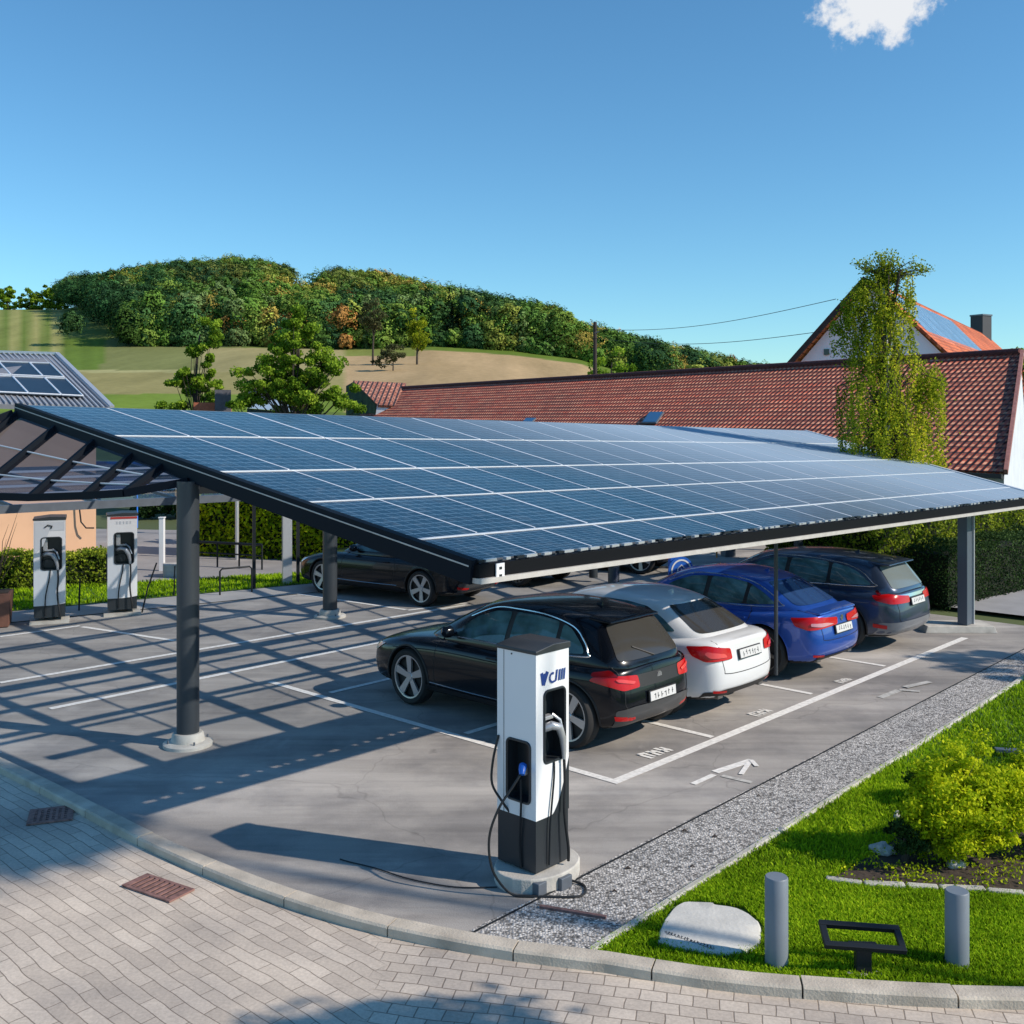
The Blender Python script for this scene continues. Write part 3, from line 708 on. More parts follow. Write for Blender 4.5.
# flower bed
sheet('bed_soil', bed, .03, soil)
for k, (x0, y0, x1, y1) in enumerate(((826, 884, 862, 889), (864, 889, 905, 891), (907, 891, 938, 893), (940, 893, 985, 895), (987, 896, 1024, 899), (1026, 899, 1060, 901))):
    a = G(x0, y0); b = G(x1, y1); s = MB(); s.beam(a + UP * .03, b + UP * .03, .07 + .01 * (k % 2), .06); o = s.build('edging_stone', concrete, bevel=.012)
    props(o, 'pale stone edging the front of the flower bed', 'stone', 'pale stones edging the flower bed')
for k, (x, y, s, lb) in enumerate(((882, 852, .09, 'rough pale rock left of the dark little shrub'), (955, 866, .07, 'rough pale rock beneath the yellow bush'), (900, 818, .06, 'small pale rock at the back of the bed'))):
    p = G(x, y, .03); bm = bmesh.new(); bmesh.ops.create_icosphere(bm, subdivisions=3, radius=s)
    for v in bm.verts:
        v.co *= 1 + .25 * math.sin(v.co.x * 60 + k) * math.sin(v.co.y * 47) + random.uniform(-.05, .05); v.co.z *= .6
    me = bpy.data.meshes.new('rock'); bm.to_mesh(me); bm.free(); me.materials.append(concrete)
    o = link_mesh('rock', me, loc=(p.x, p.y, .05)); props(o, lb, 'rock')
def bush(name, label, base, ells, m, n, size, cl, spread, seed, tone=0, cat='shrub', group=None):
    return tree(name, label, base, max(e[2] + e[5] for e in ells), ells, m, n, size, .018, bark, cl, spread, seed, cat, group, trunk_top=.6, limbs=min(cl, 26), tone=tone)
bush('yellow_shrub', 'large yellow green shrub standing in the flower bed', G(962, 868) + UP * .03, [(0, .05, .46, .42, .36, .40), (-.30, 0, .36, .24, .22, .30), (.32, .05, .46, .3, .26, .38), (.02, .05, .84, .22, .2, .18), (-.22, .05, .74, .12, .12, .16), (.3, .05, .86, .12, .12, .14), (-.42, 0, .62, .06, .06, .16), (.12, .05, 1.0, .05, .05, .14), (-.08, .05, .98, .05, .05, .12), (.48, 0, .78, .06, .06, .14), (-.3, .05, .88, .05, .05, .10)], lf_yel, 30000, .032, 170, .11, 3, .20)
bush('yellow_shrub', 'yellow green shrub cut off by the right edge, beside the large one', G(1052, 850) + UP * .03, [(0, 0, .45, .42, .4, .38), (-.2, 0, .7, .2, .2, .2)], lf_yel, 9000, .034, 60, .12, 9, .02)
bush('dark_shrub', 'small dark green shrub at the left end of the flower bed', G(905, 866) + UP * .03, [(0, 0, .2, .17, .15, .19), (.05, 0, .34, .09, .09, .1)], lf_dark, 4200, .028, 32, .06, 5, .15)
bush('dark_shrub', 'dark green shrub behind the yellow ones, at the back of the bed', G(940, 806) + UP * .03, [(0, 0, .25, .3, .2, .22), (.2, 0, .38, .15, .15, .16)], lf_green, 6000, .035, 40, .09, 6, -.1)
n = 7000; x = rng.random(n); y = rng.random(n); bx0, bx1, by0, by1 = 2.3, 5.6, 7.9, 9.6
px_ = bx0 + x * (bx1 - bx0); py_ = by0 + y * (by1 - by0); kk = inside(bed, px_, py_) & (np.sin(px_ * 9 + 1) * np.sin(py_ * 11) > -.25)
o = leaf_mesh('ground_cover', np.stack([px_[kk], py_[kk], .04 + rng.random(kk.sum()) * .06], 1), .03, lf_yel, .45 + rng.normal(size=kk.sum()) * .25)
props(o, 'low yellow green ground cover creeping over the flower bed', 'ground cover', kind='stuff')

# ------------------------------------------------------------------ foreground lawn things
def bollard(px, py, h, label):
    p = G(px, py); t = MB(); r = .077
    t.lathe([(0, 0), (r, 0), (r, h - .008), (r - .006, h), (0, h)], 32)
    o = t.build('bollard', MATS['bollard_grey'], loc=(p.x, p.y, 0), smooth=True); return props(o, label, 'bollard', 'grey bollards in the lawn')
mat('bollard_grey', (.17, .20, .235), .5, noise=.08, nscale=3)
bollard(776.5, 969, .625, 'taller grey cylindrical bollard between pale boulder and black frame')
bollard(957, 968, .525, 'shorter grey cylindrical bollard right of the low black frame')
fp_ = G(862, 975); fr = empty('sign_frame', (fp_.x, fp_.y, .02), R(-4), 'low empty black metal frame on a short post in the grass', 'sign frame')
t = MB(); t.box((0, -.02, .09), (.10, .07, .18)); t.build('post', MATS['dark_steel'], fr, bevel=.004)
t = MB(); A = Vector((1, 0, -.04)).normalized(); B = Vector((0, .93, .37)).normalized(); Cn = A.cross(B)
w2, h2 = .245, .085
for sgn in (-1, 1):
    t.box(Vector((0, 0, .235)) + B * sgn * h2, (w2 * 2 + .04, .04, .035), axes=(A, B, Cn)); t.box(Vector((0, 0, .235)) + A * sgn * w2, (.042, h2 * 2 - .042, .033), axes=(A, B, Cn))
t.build('frame', MATS['dark_steel'], fr, bevel=.003)
t = MB(); t.box((0, -.03, .19), (.18, .07, .025)); t.build('bracket', MATS['dark_steel'], fr)
t = MB()
for k in range(14): t.box((random.uniform(-.1, .1), random.uniform(-.08, -.03), .012), (.03, .025, .02), random.random() * 3)
t.build('footing_stones', concrete, fr)
q = G(1012, 757); t = MB(); t.box((0, 0, .05), (.34, .1, .03), R(-10)); t.box((-.1, 0, .015), (.04, .04, .04)); t.box((.1, 0, .015), (.04, .04, .04))
props(t.build('ground_plate', steel_grey, loc=(q.x, q.y, .02)), 'low dark metal plate on feet in the lawn behind the shrubs', 'plate')
# flat boulder with scratched script
outl = [(658, 945), (661, 930), (672, 913), (683, 906), (700, 905.5), (713, 906), (715, 908), (738, 912), (754, 921), (761, 931), (758, 946), (750, 953), (728, 957), (702, 955), (676, 950)]
top = [G(x, y - 3, .05) for x, y in outl]; cen = sum(top, Vector()) / len(top)
bl = empty('boulder', (cen.x, cen.y, 0), 0, 'flat pale boulder with scratched lettering lying in the grass', 'boulder')
t = MB(); n = len(top); rings = []
def ring(scale, z, wob=0):
    return [Vector(((p.x - cen.x) * scale + random.uniform(-wob, wob), (p.y - cen.y) * scale + random.uniform(-wob, wob), z + random.uniform(-wob, wob) * .5)) for p in top_s]
top_s = smooth_line(top + [top[0]], 3)[:-1]
n = len(top_s); vs = ring(.97, -.01) + ring(1.01, .025, .004) + ring(1.0, .048, .004) + ring(.96, .060, .003) + ring(.6, .064, .003) + [Vector((0, 0, .066))]
fs = []; 
for r_ in range(4):
    for k in range(n): fs.append((r_ * n + k, r_ * n + (k + 1) % n, (r_ + 1) * n + (k + 1) % n, (r_ + 1) * n + k))
for k in range(n): fs.append((4 * n + k, 4 * n + (k + 1) % n, 5 * n))
t.add(vs, fs); o = t.build('slab', [stone_m, stone_side], bl, smooth=True)
for p_ in o.data.polygons:
    if p_.index < 2 * n: p_.material_index = 1
t = MB(); x0 = G(667, 933, .06); x1 = G(712, 948, .06)
rr_ = random.Random(4)
for k in range(15):
    f = k / 14; q = x0.lerp(x1, f) - cen; q.z = .064
    pts = []
    for j in range(6):
        a = j * 1.25 + rr_.random(); pts.append(q + Vector((math.cos(a) * .011 + (j - 2.5) * .003, math.sin(a) * (.02 + .008 * rr_.random()), 0)))
    t.tube(pts, .0016, 4)
t.build('inscription', MATS['dark_steel'], bl)
# ------------------------------------------------------------------ solar carport
B0 = Vector((-.30, 8.94, 0)); ZB = 2.5
def row_pt(l, t, dz=0):
    """l: metres along V from the low eave (0..9.26); t: 0..1 from the left gable to the right one"""
    f = l / 9.37
    S = (15.3 + (23.9 - 15.3) * f) * t
    z = ZB + 1.42 * f - (.25 + .30 * f) * t
    return B0 + V * l + U * S + UP * (z + dz)
rows = [0, .80, 2.45, 4.12, 6.62, 9.37]; NC = 19
cp = empty('solar_carport', B0, 0, 'large carport with a sloping roof of blue solar panels on steel posts', 'carport')
def loc(p): return Vector(p) - B0
def quadbox(mb, a, b, c, d, th, mi=0):
    n = (b - a).cross(d - a).normalized()
    if n.z < 0: n = -n
    mb.add([a, b, c, d, a - n * th, b - n * th, c - n * th, d - n * th], [(0, 1, 2, 3), (7, 6, 5, 4), (0, 4, 5, 1), (1, 5, 6, 2), (2, 6, 7, 3), (3, 7, 4, 0)], mi)
def panel(parent, a, b, c, d, m, name='solar_panel', th=.035):
    n = (b - a).cross(d - a).normalized()
    vs = [a, b, c, d, a - n * th, b - n * th, c - n * th, d - n * th]
    me = bpy.data.meshes.new(name); me.from_pydata([tuple(v) for v in vs], [], [(0, 1, 2, 3), (0, 4, 5, 1), (1, 5, 6, 2), (2, 6, 7, 3), (3, 7, 4, 0)])
    me.materials.append(m); me.materials.append(steel_grey)
    uv = me.uv_layers.new(name='UVMap'); cs = [(0, 0), (1, 0), (1, 1), (0, 1)]
    for i in range(4): uv.data[i].uv = cs[i]
    for p in me.polygons: p.material_index = 0 if p.index == 0 else 1
    return link_mesh(name, me, parent)
for i in range(5):
    l0, l1 = rows[i] + .022, rows[i + 1] - .022
    for j in range(NC):
        t0, t1 = j / NC, (j + 1) / NC; e = .012 / 18
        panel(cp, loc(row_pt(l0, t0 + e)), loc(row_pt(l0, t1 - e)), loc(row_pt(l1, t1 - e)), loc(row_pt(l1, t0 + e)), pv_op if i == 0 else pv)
for i in range(1, 5):
    for k in range(1):
        t = MB(); l = rows[i]; n_ = 12; w_ = .032 if i < 3 else .05
        for k in range(n_):
            a = loc(row_pt(l, k / n_, .004)); b = loc(row_pt(l, (k + 1) / n_, .004)); quadbox(t, a - V * w_, b - V * w_, b + V * w_, a + V * w_, .05)
        t.build('long_rail', white_rail, cp)
for j in range(1, NC):
    t = MB(); e = (.014 if j % 3 else .022) / 18
    for i in range(5):
        quadbox(t, loc(row_pt(rows[i] + .05, j / NC - e, .003)), loc(row_pt(rows[i] + .05, j / NC + e, .003)), loc(row_pt(rows[i + 1] - .05, j / NC + e, .003)), loc(row_pt(rows[i + 1] - .05, j / NC - e, .003)), .03)
    t.build('cross_rail', white_rail, cp)
# structure below: rafters along V and purlins along U
for j in list(range(1, NC, 2)):
    t = MB(); t.beam(loc(row_pt(.15, j / NC, -.13)), loc(row_pt(9.1, j / NC, -.13)), .12, .12); t.build('rafter', steel_dark, cp)
for l in (.9, 1.9, 2.9, 3.8, 4.8, 5.9, 7.0, 8.1):
    t = MB(); t.beam(loc(row_pt(l, .01, -.22)), loc(row_pt(l, .99, -.22)), .12, .06); t.build('purlin', steel_dark, cp)
t = MB(); t.beam(loc(row_pt(4.9, .008, -.33)), loc(row_pt(4.9, .985, -.33)), .16, .16); t.build('main_beam', steel_dark, cp)
# gable beams
gb = MB(); off = -U * .05; gb.beam(loc(row_pt(-.02, 0, -.085)) + off, loc(row_pt(9.41, 0, -.085)) + off, .09, .21)
gb.build('gable_beam', mat('gable_steel', (.005, .009, .016), .65, 0, spec=.12), cp)
gb = MB(); off = -U * .098; gb.beam(loc(row_pt(0, 0, -.035)) + off, loc(row_pt(9.39, 0, -.035)) + off, .006, .012); gb.build('trim_line', beige_lip, cp)
gb = MB(); off = U * .03; gb.beam(loc(row_pt(-.02, 1, -.03)) + off, loc(row_pt(9.38, 1, -.03)) + off, .05, .10); gb.build('gable_beam', white_rail, cp)
gb = MB(); gb.beam(loc(row_pt(9.42, 0, -.07)), loc(row_pt(9.42, 1, -.07)), .06, .13); gb.build('ridge_trim', steel_grey, cp)
# eave
gb = MB(); n_ = 10
gb.beam(loc(row_pt(-.05, -.004, -.07)), loc(row_pt(-.05, 1, -.07)), .07, .11); gb.build('gutter', mat('gutter_black', (.006, .007, .009), .7, spec=.1), cp)
gb = MB(); gb.beam(loc(row_pt(-.06, -.004, -.151)), loc(row_pt(-.06, 1, -.151)), .11, .045); gb.build('eave_lip', beige_lip, cp)
rr_ = random.Random(3); s = 0
while s < .995:
    gb = MB(); p = loc(row_pt(-.035, s, .008)); w_ = rr_.uniform(.05, .14); gb.box(p, (w_, .045, .022), R(47)); gb.build('panel_clamp', rr_.choice((MATS['light_steel'], MATS['light_steel'], steel_dark)), cp); s += (w_ + rr_.uniform(.04, .11)) / 15.3
pl = MB(); c = loc(row_pt(-.10, .012, -.085)); pl.box(c, (.10, .012, .15), R(47)); o = pl.build('sign_plate', white_pl, cp)
pl = MB()
for dz in (-.03, .035): pl.box(c - V * .008 + UP * dz, (.03, .006, .022), R(47))
pl.build('sign_marks', MATS['charcoal_panel'], o)
# smoked glazed skirt on the left gable
Ls = [9.37, 8.08, 6.92, 5.91, 5.18]; Ss = [1.42, 1.15, .88, .66, .52]; Zb = [2.70, 2.72, 2.74, 2.80, 2.86]
tops = [loc(row_pt(l, 0, -.13)) - U * .06 for l in Ls]; bots = []
for l, s, zb in zip(Ls, Ss, Zb):
    p = row_pt(l, 0) - U * s; p.z = zb; bots.append(loc(p))
tops.append(loc(row_pt(4.5, 0, -.15)) - U * .06); bots.append(loc(row_pt(4.55, 0, -.19)) - U * .08)
# hipped return beyond the high corner
tops.insert(0, loc(row_pt(9.45, 0, -.13)) - U * .10); pA = row_pt(10.0, 0) - U * 2.6; pA.z = 2.72; bots.insert(0, loc(pA))
for k in range(len(tops) - 1):
    t = MB(); t.beam(tops[k], bots[k], .085, .10); t.build('skirt_rib', MATS['gable_steel'], cp)
    a, b, c_, d = tops[k], tops[k + 1], bots[k + 1], bots[k]
    t = MB(); t.add([a, b, c_, d], [(0, 1, 2, 3)]); t.build('skirt_glass', glazing, cp)
    for f in (.36, .70):
        if k < 5:
            t = MB(); t.tube([a.lerp(d, f) - U * .02, b.lerp(c_, f) - U * .02], .011, 6); t.build('skirt_bar', white_rail, cp)
for k in range(len(bots) - 1):
    t = MB(); t.beam(bots[k], bots[k + 1], .10, .09); t.build('skirt_sill', MATS['gable_steel'], cp)
# posts
col_m = mat('post_paint', (.05, .058, .068), .4, .2, noise=.08, nscale=2)
def post(px, py, r, ztop, plinth=True, parent=cp, square=False):
    p = G(px, py) if py else px
    p = loc(p); t = MB()
    if square: t.box((p.x, p.y, ztop / 2), (r * 2, r * 2, ztop), R(47))
    else: t.lathe([(0, .1), (r, .1), (r, ztop), (0, ztop)], 24, c=(p.x, p.y, 0))
    o = t.build('post', col_m, parent, smooth=not square)
    if plinth:
        t = MB(); t.lathe([(0, .0), (r * 2.2, .0), (r * 2.2, .035), (r * 2.0, .05), (r * 1.5, .055), (r * 1.4, .13), (r * 1.25, .15), (0, .15)], 28, c=(p.x, p.y, 0))
        q = t.build('base_collar', concrete, o, smooth=True)
        t = MB()
        for a in range(4): t.tube([p + Vector((math.cos(a * 1.571 + .6) * r * 1.8, math.sin(a * 1.571 + .6) * r * 1.8, .03)), p + Vector((math.cos(a * 1.571 + .6) * r * 1.8, math.sin(a * 1.571 + .6) * r * 1.8, .085))], .012, 6)
        t.build('bolts', steel_grey, o)
    return p
def surf_z(l, s_abs):
    f = l / 9.37; t_ = s_abs / (15.3 + 8.6 * f); return row_pt(l, t_).z
p = post(188, 745, .125, surf_z(4.5, 0) - .18)
p = post(330, 617, .135, 3.55); t = MB(); t.beam(p + UP * 3.5, loc(row_pt(8.9, .26, -.18)), .08, .1); t.build('bracket', steel_dark, cp)
# right hand post, a folded steel section on a sloped concrete pad
pr = loc(G(965, 631)); zt = 2.12
t = MB(); t.box((pr.x, pr.y, (zt + .12) / 2), (.26, .17, zt - .12), R(47)); t.build('post', mat('post_blue_grey', (.10, .125, .16), .45, .2), cp, bevel=.01)
t = MB(); t.box((pr.x + .10, pr.y + .085, (zt + .12) / 2), (.035, .20, zt - .121), R(47)); t.build('post_flange', MATS['light_steel'], cp)
t = MB(); pd = pr + Vector((-.15, .1, 0)); t.box((pd.x, pd.y, .06), (1.25, .62, .12), R(0), taper=.93); t.build('pad', concrete, cp, bevel=.01)
post(776, 682, .028, surf_z(1.2, 6.9) - .15, plinth=False)
for l, s in ((4.9, 8.3), (4.9, 15.0), (8.7, 12.5), (8.7, 20.5), (1.0, 12.6)):
    if l == 1.0: continue
    q = B0 + V * l + U * s; post(Vector((q.x, q.y, 0)), 0, .10, surf_z(l, s) - .3, plinth=False)

# round charging sign on a blue pillar, seen between the cars
q = G(676, 612)
sg = empty('charging_pillar', (q.x, q.y, 0), R(20), 'blue pillar with a round white ringed charging symbol behind the white car', 'sign')
t = MB(); t.box((0, .03, .62), (.26, .10, 1.24)); t.build('pillar', blue_pl, sg, bevel=.01)
t = MB(); t.lathe([(0, -.06), (.27, -.06), (.27, -.03), (0, -.03)], 32, 'Y', (.08, 0, .80)); t.build('disc', blue_pl, sg, smooth=True)
t = MB(); t.lathe([(.19, -.068), (.22, -.068), (.22, -.062), (.19, -.062)], 32, 'Y', (.08, 0, .80), closed=True)
t.build('ring', white_ink, sg)
t = MB(); t.tube([(.0, -.066, .74), (.0, -.066, .84), (.08, -.066, .91), (.16, -.066, .84), (.16, -.066, .74)], .014, 6); t.tube([(.08, -.066, .70), (.08, -.066, .84)], .014, 6); t.build('symbol', white_ink, sg)

# second, glazed carport behind on the left
q0 = G(0, 508, 2.3); g2 = empty('glazed_carport', (q0.x, q0.y, 0), 0, 'low glazed carport with a clear roof behind the charging posts', 'carport')
def l2(p): return Vector(p) - Vector((q0.x, q0.y, 0))
A0 = q0 - U * 2.6; A1 = G(246, 497, 2.3); bk = V * 4.4 + UP * .42
t = MB(); t.beam(l2(A0), l2(A1), .12, .13); t.build('front_beam', steel_grey, g2)
t = MB(); t.beam(l2(A0 + bk), l2(A1 + bk), .1, .1); t.build('back_beam', steel_grey, g2)
t = MB(); t.add([l2(A0 + UP * .05), l2(A1 + UP * .05), l2(A1 + bk + UP * .05), l2(A0 + bk + UP * .05)], [(0, 1, 2, 3)]); t.build('roof_glass', glazing2, g2)
for k in range(6):
    a = l2(A0.lerp(A1, k / 5) + UP * .04); t = MB(); t.beam(a, a + bk, .05, .07); t.build('rafter', steel_grey, g2)
for k in range(1, 5):
    a = l2(A0 + bk * k / 5 + UP * .085); b = l2(A1 + bk * k / 5 + UP * .085); t = MB(); t.beam(a, b, .05, .04); t.build('purlin', white_rail, g2)
for (x, y, r) in ((254, 589, .035), (287, 584, .10), (298, 583, .035)):
    p = l2(G(x, y)); t = MB(); hh = 2.45 if r < .05 else 2.6
    t.box((p.x, p.y, hh / 2), (r * 2, r * 2, hh), R(20)); t.build('post', steel_dark if r < .05 else MATS['light_steel'], g2)

# ------------------------------------------------------------------ charging posts
def charger(loc_, rz, label, main=True, group=None, zc=.50, sweep=.42):
    """local frame: -Y is the lettered front, -X the side with the lower socket"""
    g = empty('charging_post', loc_, rz, label, 'charging post', group)
    W, D, Hh = .40, .42, 1.87
    x0, x1, y0, y1 = -W / 2, W / 2, -D / 2, D / 2
    def frame_face(mb, plane, u0, u1, z0, z1, hole, at_, depth, mi=0, rad=.035, mi_in=1, mi_side=2):
        """panel with a rounded recess; plane 'F' front (u=x, y=at_) or 'S' side (u=y, x=at_)"""
        def P(u, z, d=0):
            return Vector((u, at_ + d, z)) if plane == 'F' else Vector((at_ + d, u, z))
        hu0, hu1, hz0, hz1 = hole; seg = 6; pts = []
        for cx, cz, a0 in ((hu1 - rad, hz0 + rad, -90), (hu1 - rad, hz1 - rad, 0), (hu0 + rad, hz1 - rad, 90), (hu0 + rad, hz0 + rad, 180)):
            for k in range(seg + 1):
                a = R(a0 + 90 * k / seg); pts.append((cx + rad * math.cos(a), cz + rad * math.sin(a)))
        n = len(pts); outer = []
        cu, cz = (hu0 + hu1) / 2, (hz0 + hz1) / 2
        corners = {0: (u1, z0), 1: (u1, z1), 2: (u0, z1), 3: (u0, z0)}
        for k in range(n): outer.append(corners[k // (seg + 1)])
        vs = [P(*p) for p in outer] + [P(*p) for p in pts] + [P(p[0], p[1], depth) for p in pts]
        fs = [(k, (k + 1) % n, n + (k + 1) % n, n + k) for k in range(n)]
        mb.add(vs, [f for f in fs if True], mi)
        mb.add([P(*p) for p in pts] + [P(p[0], p[1], depth) for p in pts], [(k, (k + 1) % n, n + (k + 1) % n, n + k) for k in range(n)], mi_side)
        mb.add([P(p[0], p[1], depth) for p in pts], [tuple(range(n))], mi_in)
    body = MB(); e = .0
    frame_face(body, 'F', x0, x1, zc, Hh - .065, (-.105, .150, .93, 1.50), y0, .13)
    frame_face(body, 'S', y0, y1, zc, Hh - .065, (-.15, .10, .62, 1.10), x0, .12)
    body.add([(x1, y0, zc), (x1, y1, zc), (x1, y1, Hh - .065), (x1, y0, Hh - .065)], [(0, 1, 2, 3)]); body.add([(x0, y1, zc), (x1, y1, zc), (x1, y1, Hh - .065), (x0, y1, Hh - .065)], [(0, 1, 2, 3)])
    body.add([(x0, y0, Hh - .065), (x1, y0, Hh - .065), (x1, y1, Hh - .065), (x0, y1, Hh - .065)], [(0, 1, 2, 3)])
    bo = body.build('cabinet', [white_pl, recess_m, char_pl], g)
    # slanted charcoal lower body, rising to the right of the front
    lo = MB(); lo.prism([(x0 + .004, y0 + .004), (x1 - .004, y0 + .004), (x1 - .004, y1 - .004), (x0 + .004, y1 - .004)], .09, zc); lo.build('lower_body', char_pl, g)
    sw = MB(); q = 10; poly = [(x0, zc)]
    for k in range(q + 1):
        f = k / q; poly.append((-.02 + f * (x1 + .0 + .02), zc + sweep * f ** 1.7))
    poly.append((x1, zc)); 
    vs = [(a, y0 - .003, b) for a, b in poly[1:]]; sw.add(vs, [tuple(range(len(vs)))])
    sw.add([(x1 + .003, y0, zc), (x1 + .003, y1, zc), (x1 + .003, y1, zc + sweep), (x1 + .003, y0, zc + sweep)], [(0, 1, 2, 3)])
    sw.build('dark_sweep', char_pl, g)
    cap = MB(); cap.add([(x0 - .012, y0 - .012, Hh - .065), (x1 + .012, y0 - .012, Hh - .065), (x1 + .012, y1 + .012, Hh - .065), (x0 - .012, y1 + .012, Hh - .065),
                         (x0 - .012, y0 - .012, Hh - .035), (x1 + .012, y0 - .012, Hh - .012), (x1 + .012, y1 + .012, Hh - .012), (x0 - .012, y1 + .012, Hh - .035),
                         (0, y0 - .012, Hh - .003), (0, y1 + .012, Hh - .003)],
                        [(0, 3, 2, 1), (4, 8, 9, 7), (8, 5, 6, 9), (0, 1, 5, 8, 4), (1, 2, 6, 5), (2, 3, 7, 9, 6), (3, 0, 4, 7)]); cap.build('cap', cap_pl, g, bevel=.008)
    for nm, (hu0, hu1, hz0, hz1), pl_ in (('front_bezel', (-.105, .150, .93, 1.50), 'F'), ('side_bezel', (-.15, .10, .62, 1.10), 'S')):
        pts = []; rad = .04
        for cx, cz, a0 in ((hu1 - rad, hz0 + rad, -90), (hu1 - rad, hz1 - rad, 0), (hu0 + rad, hz1 - rad, 90), (hu0 + rad, hz0 + rad, 180)):
            for k in range(6):
                a = R(a0 + 18 * k); pts.append((cx + rad * math.cos(a), cz + rad * math.sin(a)))
        pts.append(pts[0]); t = MB()
        t.tube([(u, y0 - .002, z) if pl_ == 'F' else (x0 - .002, u, z) for u, z in pts], .011, 6, cap=False); t.build(nm, char_pl, g, smooth=True)
    dzp = -.09
    # plugs: grey handle holstered in the front, with cable
    t = MB(); t.tube([(-.07, y0 + .05, 1.19), (-.02, y0 - .01, 1.22), (.04, y0 - .035, 1.20), (.08, y0 - .035, 1.11), (.10, y0 - .03, 1.01), (.105, y0 - .03, .93)], [.035, .036, .034, .028, .021, .016], 12)
    h1 = t.build('plug_handle', silver_pl, g, smooth=True)
    t = MB(); t.tube([(.04, y0 + .04, 1.29), (.09, y0 + .0, 1.24), (.125, y0 - .01, 1.11)], [.012, .013, .01], 8); t.build('trigger', MATS['light_steel'], h1, smooth=True)
    t = MB(); t.lathe([(0, -.02), (.07, -.02), (.07, .02), (0, .02)], 20, 'Y', (-.02, y0 + .10, 1.03)); t.build('socket', char_pl, g, smooth=True)
    t = MB(); t.box((-.055, y0 + .075, 1.36), (.06, .05, .22)); t.box((-.01, y0 + .06, 1.27), (.12, .06, .03)); t.build('holder', silver_pl, g, bevel=.006)
    t = MB(); t.tube(smooth_line([Vector(p) for p in ((.105, y0 - .03, .95), (.11, y0 - .035, .75), (.10, y0 - .04, .5), (.125, y0 - .06, .22), (.13, y0 - .055, .11))], 5), .012, 8); t.build('front_cable', black_rb, g, smooth=True)
    t = MB(); t.tube(smooth_line([Vector(p) for p in ((.01, y0 - .006, .94), (.0, y0 - .015, .80), (-.05, y0 - .02, .45), (-.055, y0 - .012, .12))], 5), .008, 8); t.build('front_cable', MATS['dark_steel'], g, smooth=True)
    return g, (x0, x1, y0, y1, Hh)
G0 = G(533, 876)
ch, (x0, x1, y0, y1, Hh) = charger((G0.x, G0.y, .05), R(47), 'nearest white and charcoal charging post with blue lettering on a concrete pad')
# lettering as on the post: a heavy italic V, a rounded c joined to an upright, three bars
t = MB()
def stroke(u0, z0, u1, z1, w_):
    a = Vector((u0, 0, z0)); b = Vector((u1, 0, z1)); d = (b - a).normalized(); n = Vector((-d.z, 0, d.x)) * w_ / 2
    q = [a - n, b - n, b + n, a + n]; yy = y0 - .003 - len(t.f) * .0004
    t.add([(p.x, yy, p.z) for p in q], [(0, 1, 2, 3)])
zl = 1.555
stroke(-.135, zl + .10, -.115, zl, .032); stroke(-.115, zl, -.065, zl + .10, .036); stroke(-.10, zl + .09, -.10, zl + .03, .03)
arc = [(.0 + .034 * math.cos(R(a)) - .005, zl + .042 + .036 * math.sin(R(a))) for a in range(60, 330, 30)]
for a, b in zip(arc, arc[1:]): stroke(*a, *b, .018)
stroke(.035, zl + .012, .05, zl + .10, .017); stroke(.01, zl + .01, .035, zl + .015, .016)
for k in range(3): stroke(.072 + k * .030, zl + .008, .084 + k * .030, zl + .098, .015)
t.build('lettering', navy_ink, ch)
t = MB(); t.tube([(x0 + .03, 0, 0)] * 1 + [(x0 + .03, .0, 1)], .001, 3)
t = MB(); t.tube([(x0 + .05, -.05, .84), (x0 + .01, -.07, .89), (x0 - .03, -.10, .91)], [.028, .033, .03], 10); h_ = t.build('plug_handle', white_pl, ch, smooth=True)
t = MB(); t.box((x0 - .001, .135, 1.15), (.004, .003, 1.3)); t.build('panel_seam', char_pl, ch)
t = MB(); t.lathe([(0, -.002), (.007, -.002), (.007, .004), (0, .004)], 10, c=(x0, 0, 0)); t.v = [(x0 - v[2], .05 + v[0] - x0, 1.78 + v[1]) for v in t.v]; t.build('keyhole', char_pl, ch)
t = MB(); t.tube([(x0 - .018, -.09, .915), (x0 - .055, -.115, .90), (x0 - .075, -.13, .87)], [.034, .030, .022], 10); t.build('blue_grip', blue_pl, h_, smooth=True)
t = MB(); cab = smooth_line([Vector(p) for p in ((x0 - .06, -.12, .89), (x0 - .13, -.10, .80), (x0 - .25, -.04, .62), (x0 - .31, .0, .40), (x0 - .30, -.03, .16), (x0 - .20, -.12, -.02), (x0 - .10, -.25, -.037), (x0 + .15, -.52, -.037), (.12, -.44, -.037), (.10, -.30, -.02), (.08, -.27, .02))], 6)
t.tube(cab, .010, 8); t.build('side_cable', black_rb, ch, smooth=True)
t = MB(); t.tube(smooth_line([Vector(p) for p in ((x0 - .01, -.06, .80), (x0 - .02, -.07, .6), (x0 - .012, -.05, .3), (x0 - .008, -.06, .1))], 5), .009, 8); t.build('side_cable', MATS['dark_steel'], ch, smooth=True)
t = MB(); t.tube(smooth_line([Vector(p) for p in ((x0 - .005, .19, 1.1), (x0 - .05, .21, .9), (x0 - .07, .20, .72), (x0 - .03, .12, .58), (x0 + .01, .08, .5))], 5), .010, 8); t.build('side_cable', black_rb, ch, smooth=True)
t = MB(); n = 26
t.prism([(.02 + .40 * math.cos(2 * math.pi * k / n) * (1 if abs(math.cos(2 * math.pi * k / n)) < .8 else .97), .30 * math.sin(2 * math.pi * k / n) - .03) for k in range(n)], -.05, .075)
t.build('pad', concrete, ch, bevel=.01, smooth=False)
t = MB(); t.box((x0 - .02, -.24, .0), (.10, .12, .11)); t.box((.0, -.32, .0), (.13, .08, .1)); t.build('cable_box', steel_grey, ch, bevel=.006)
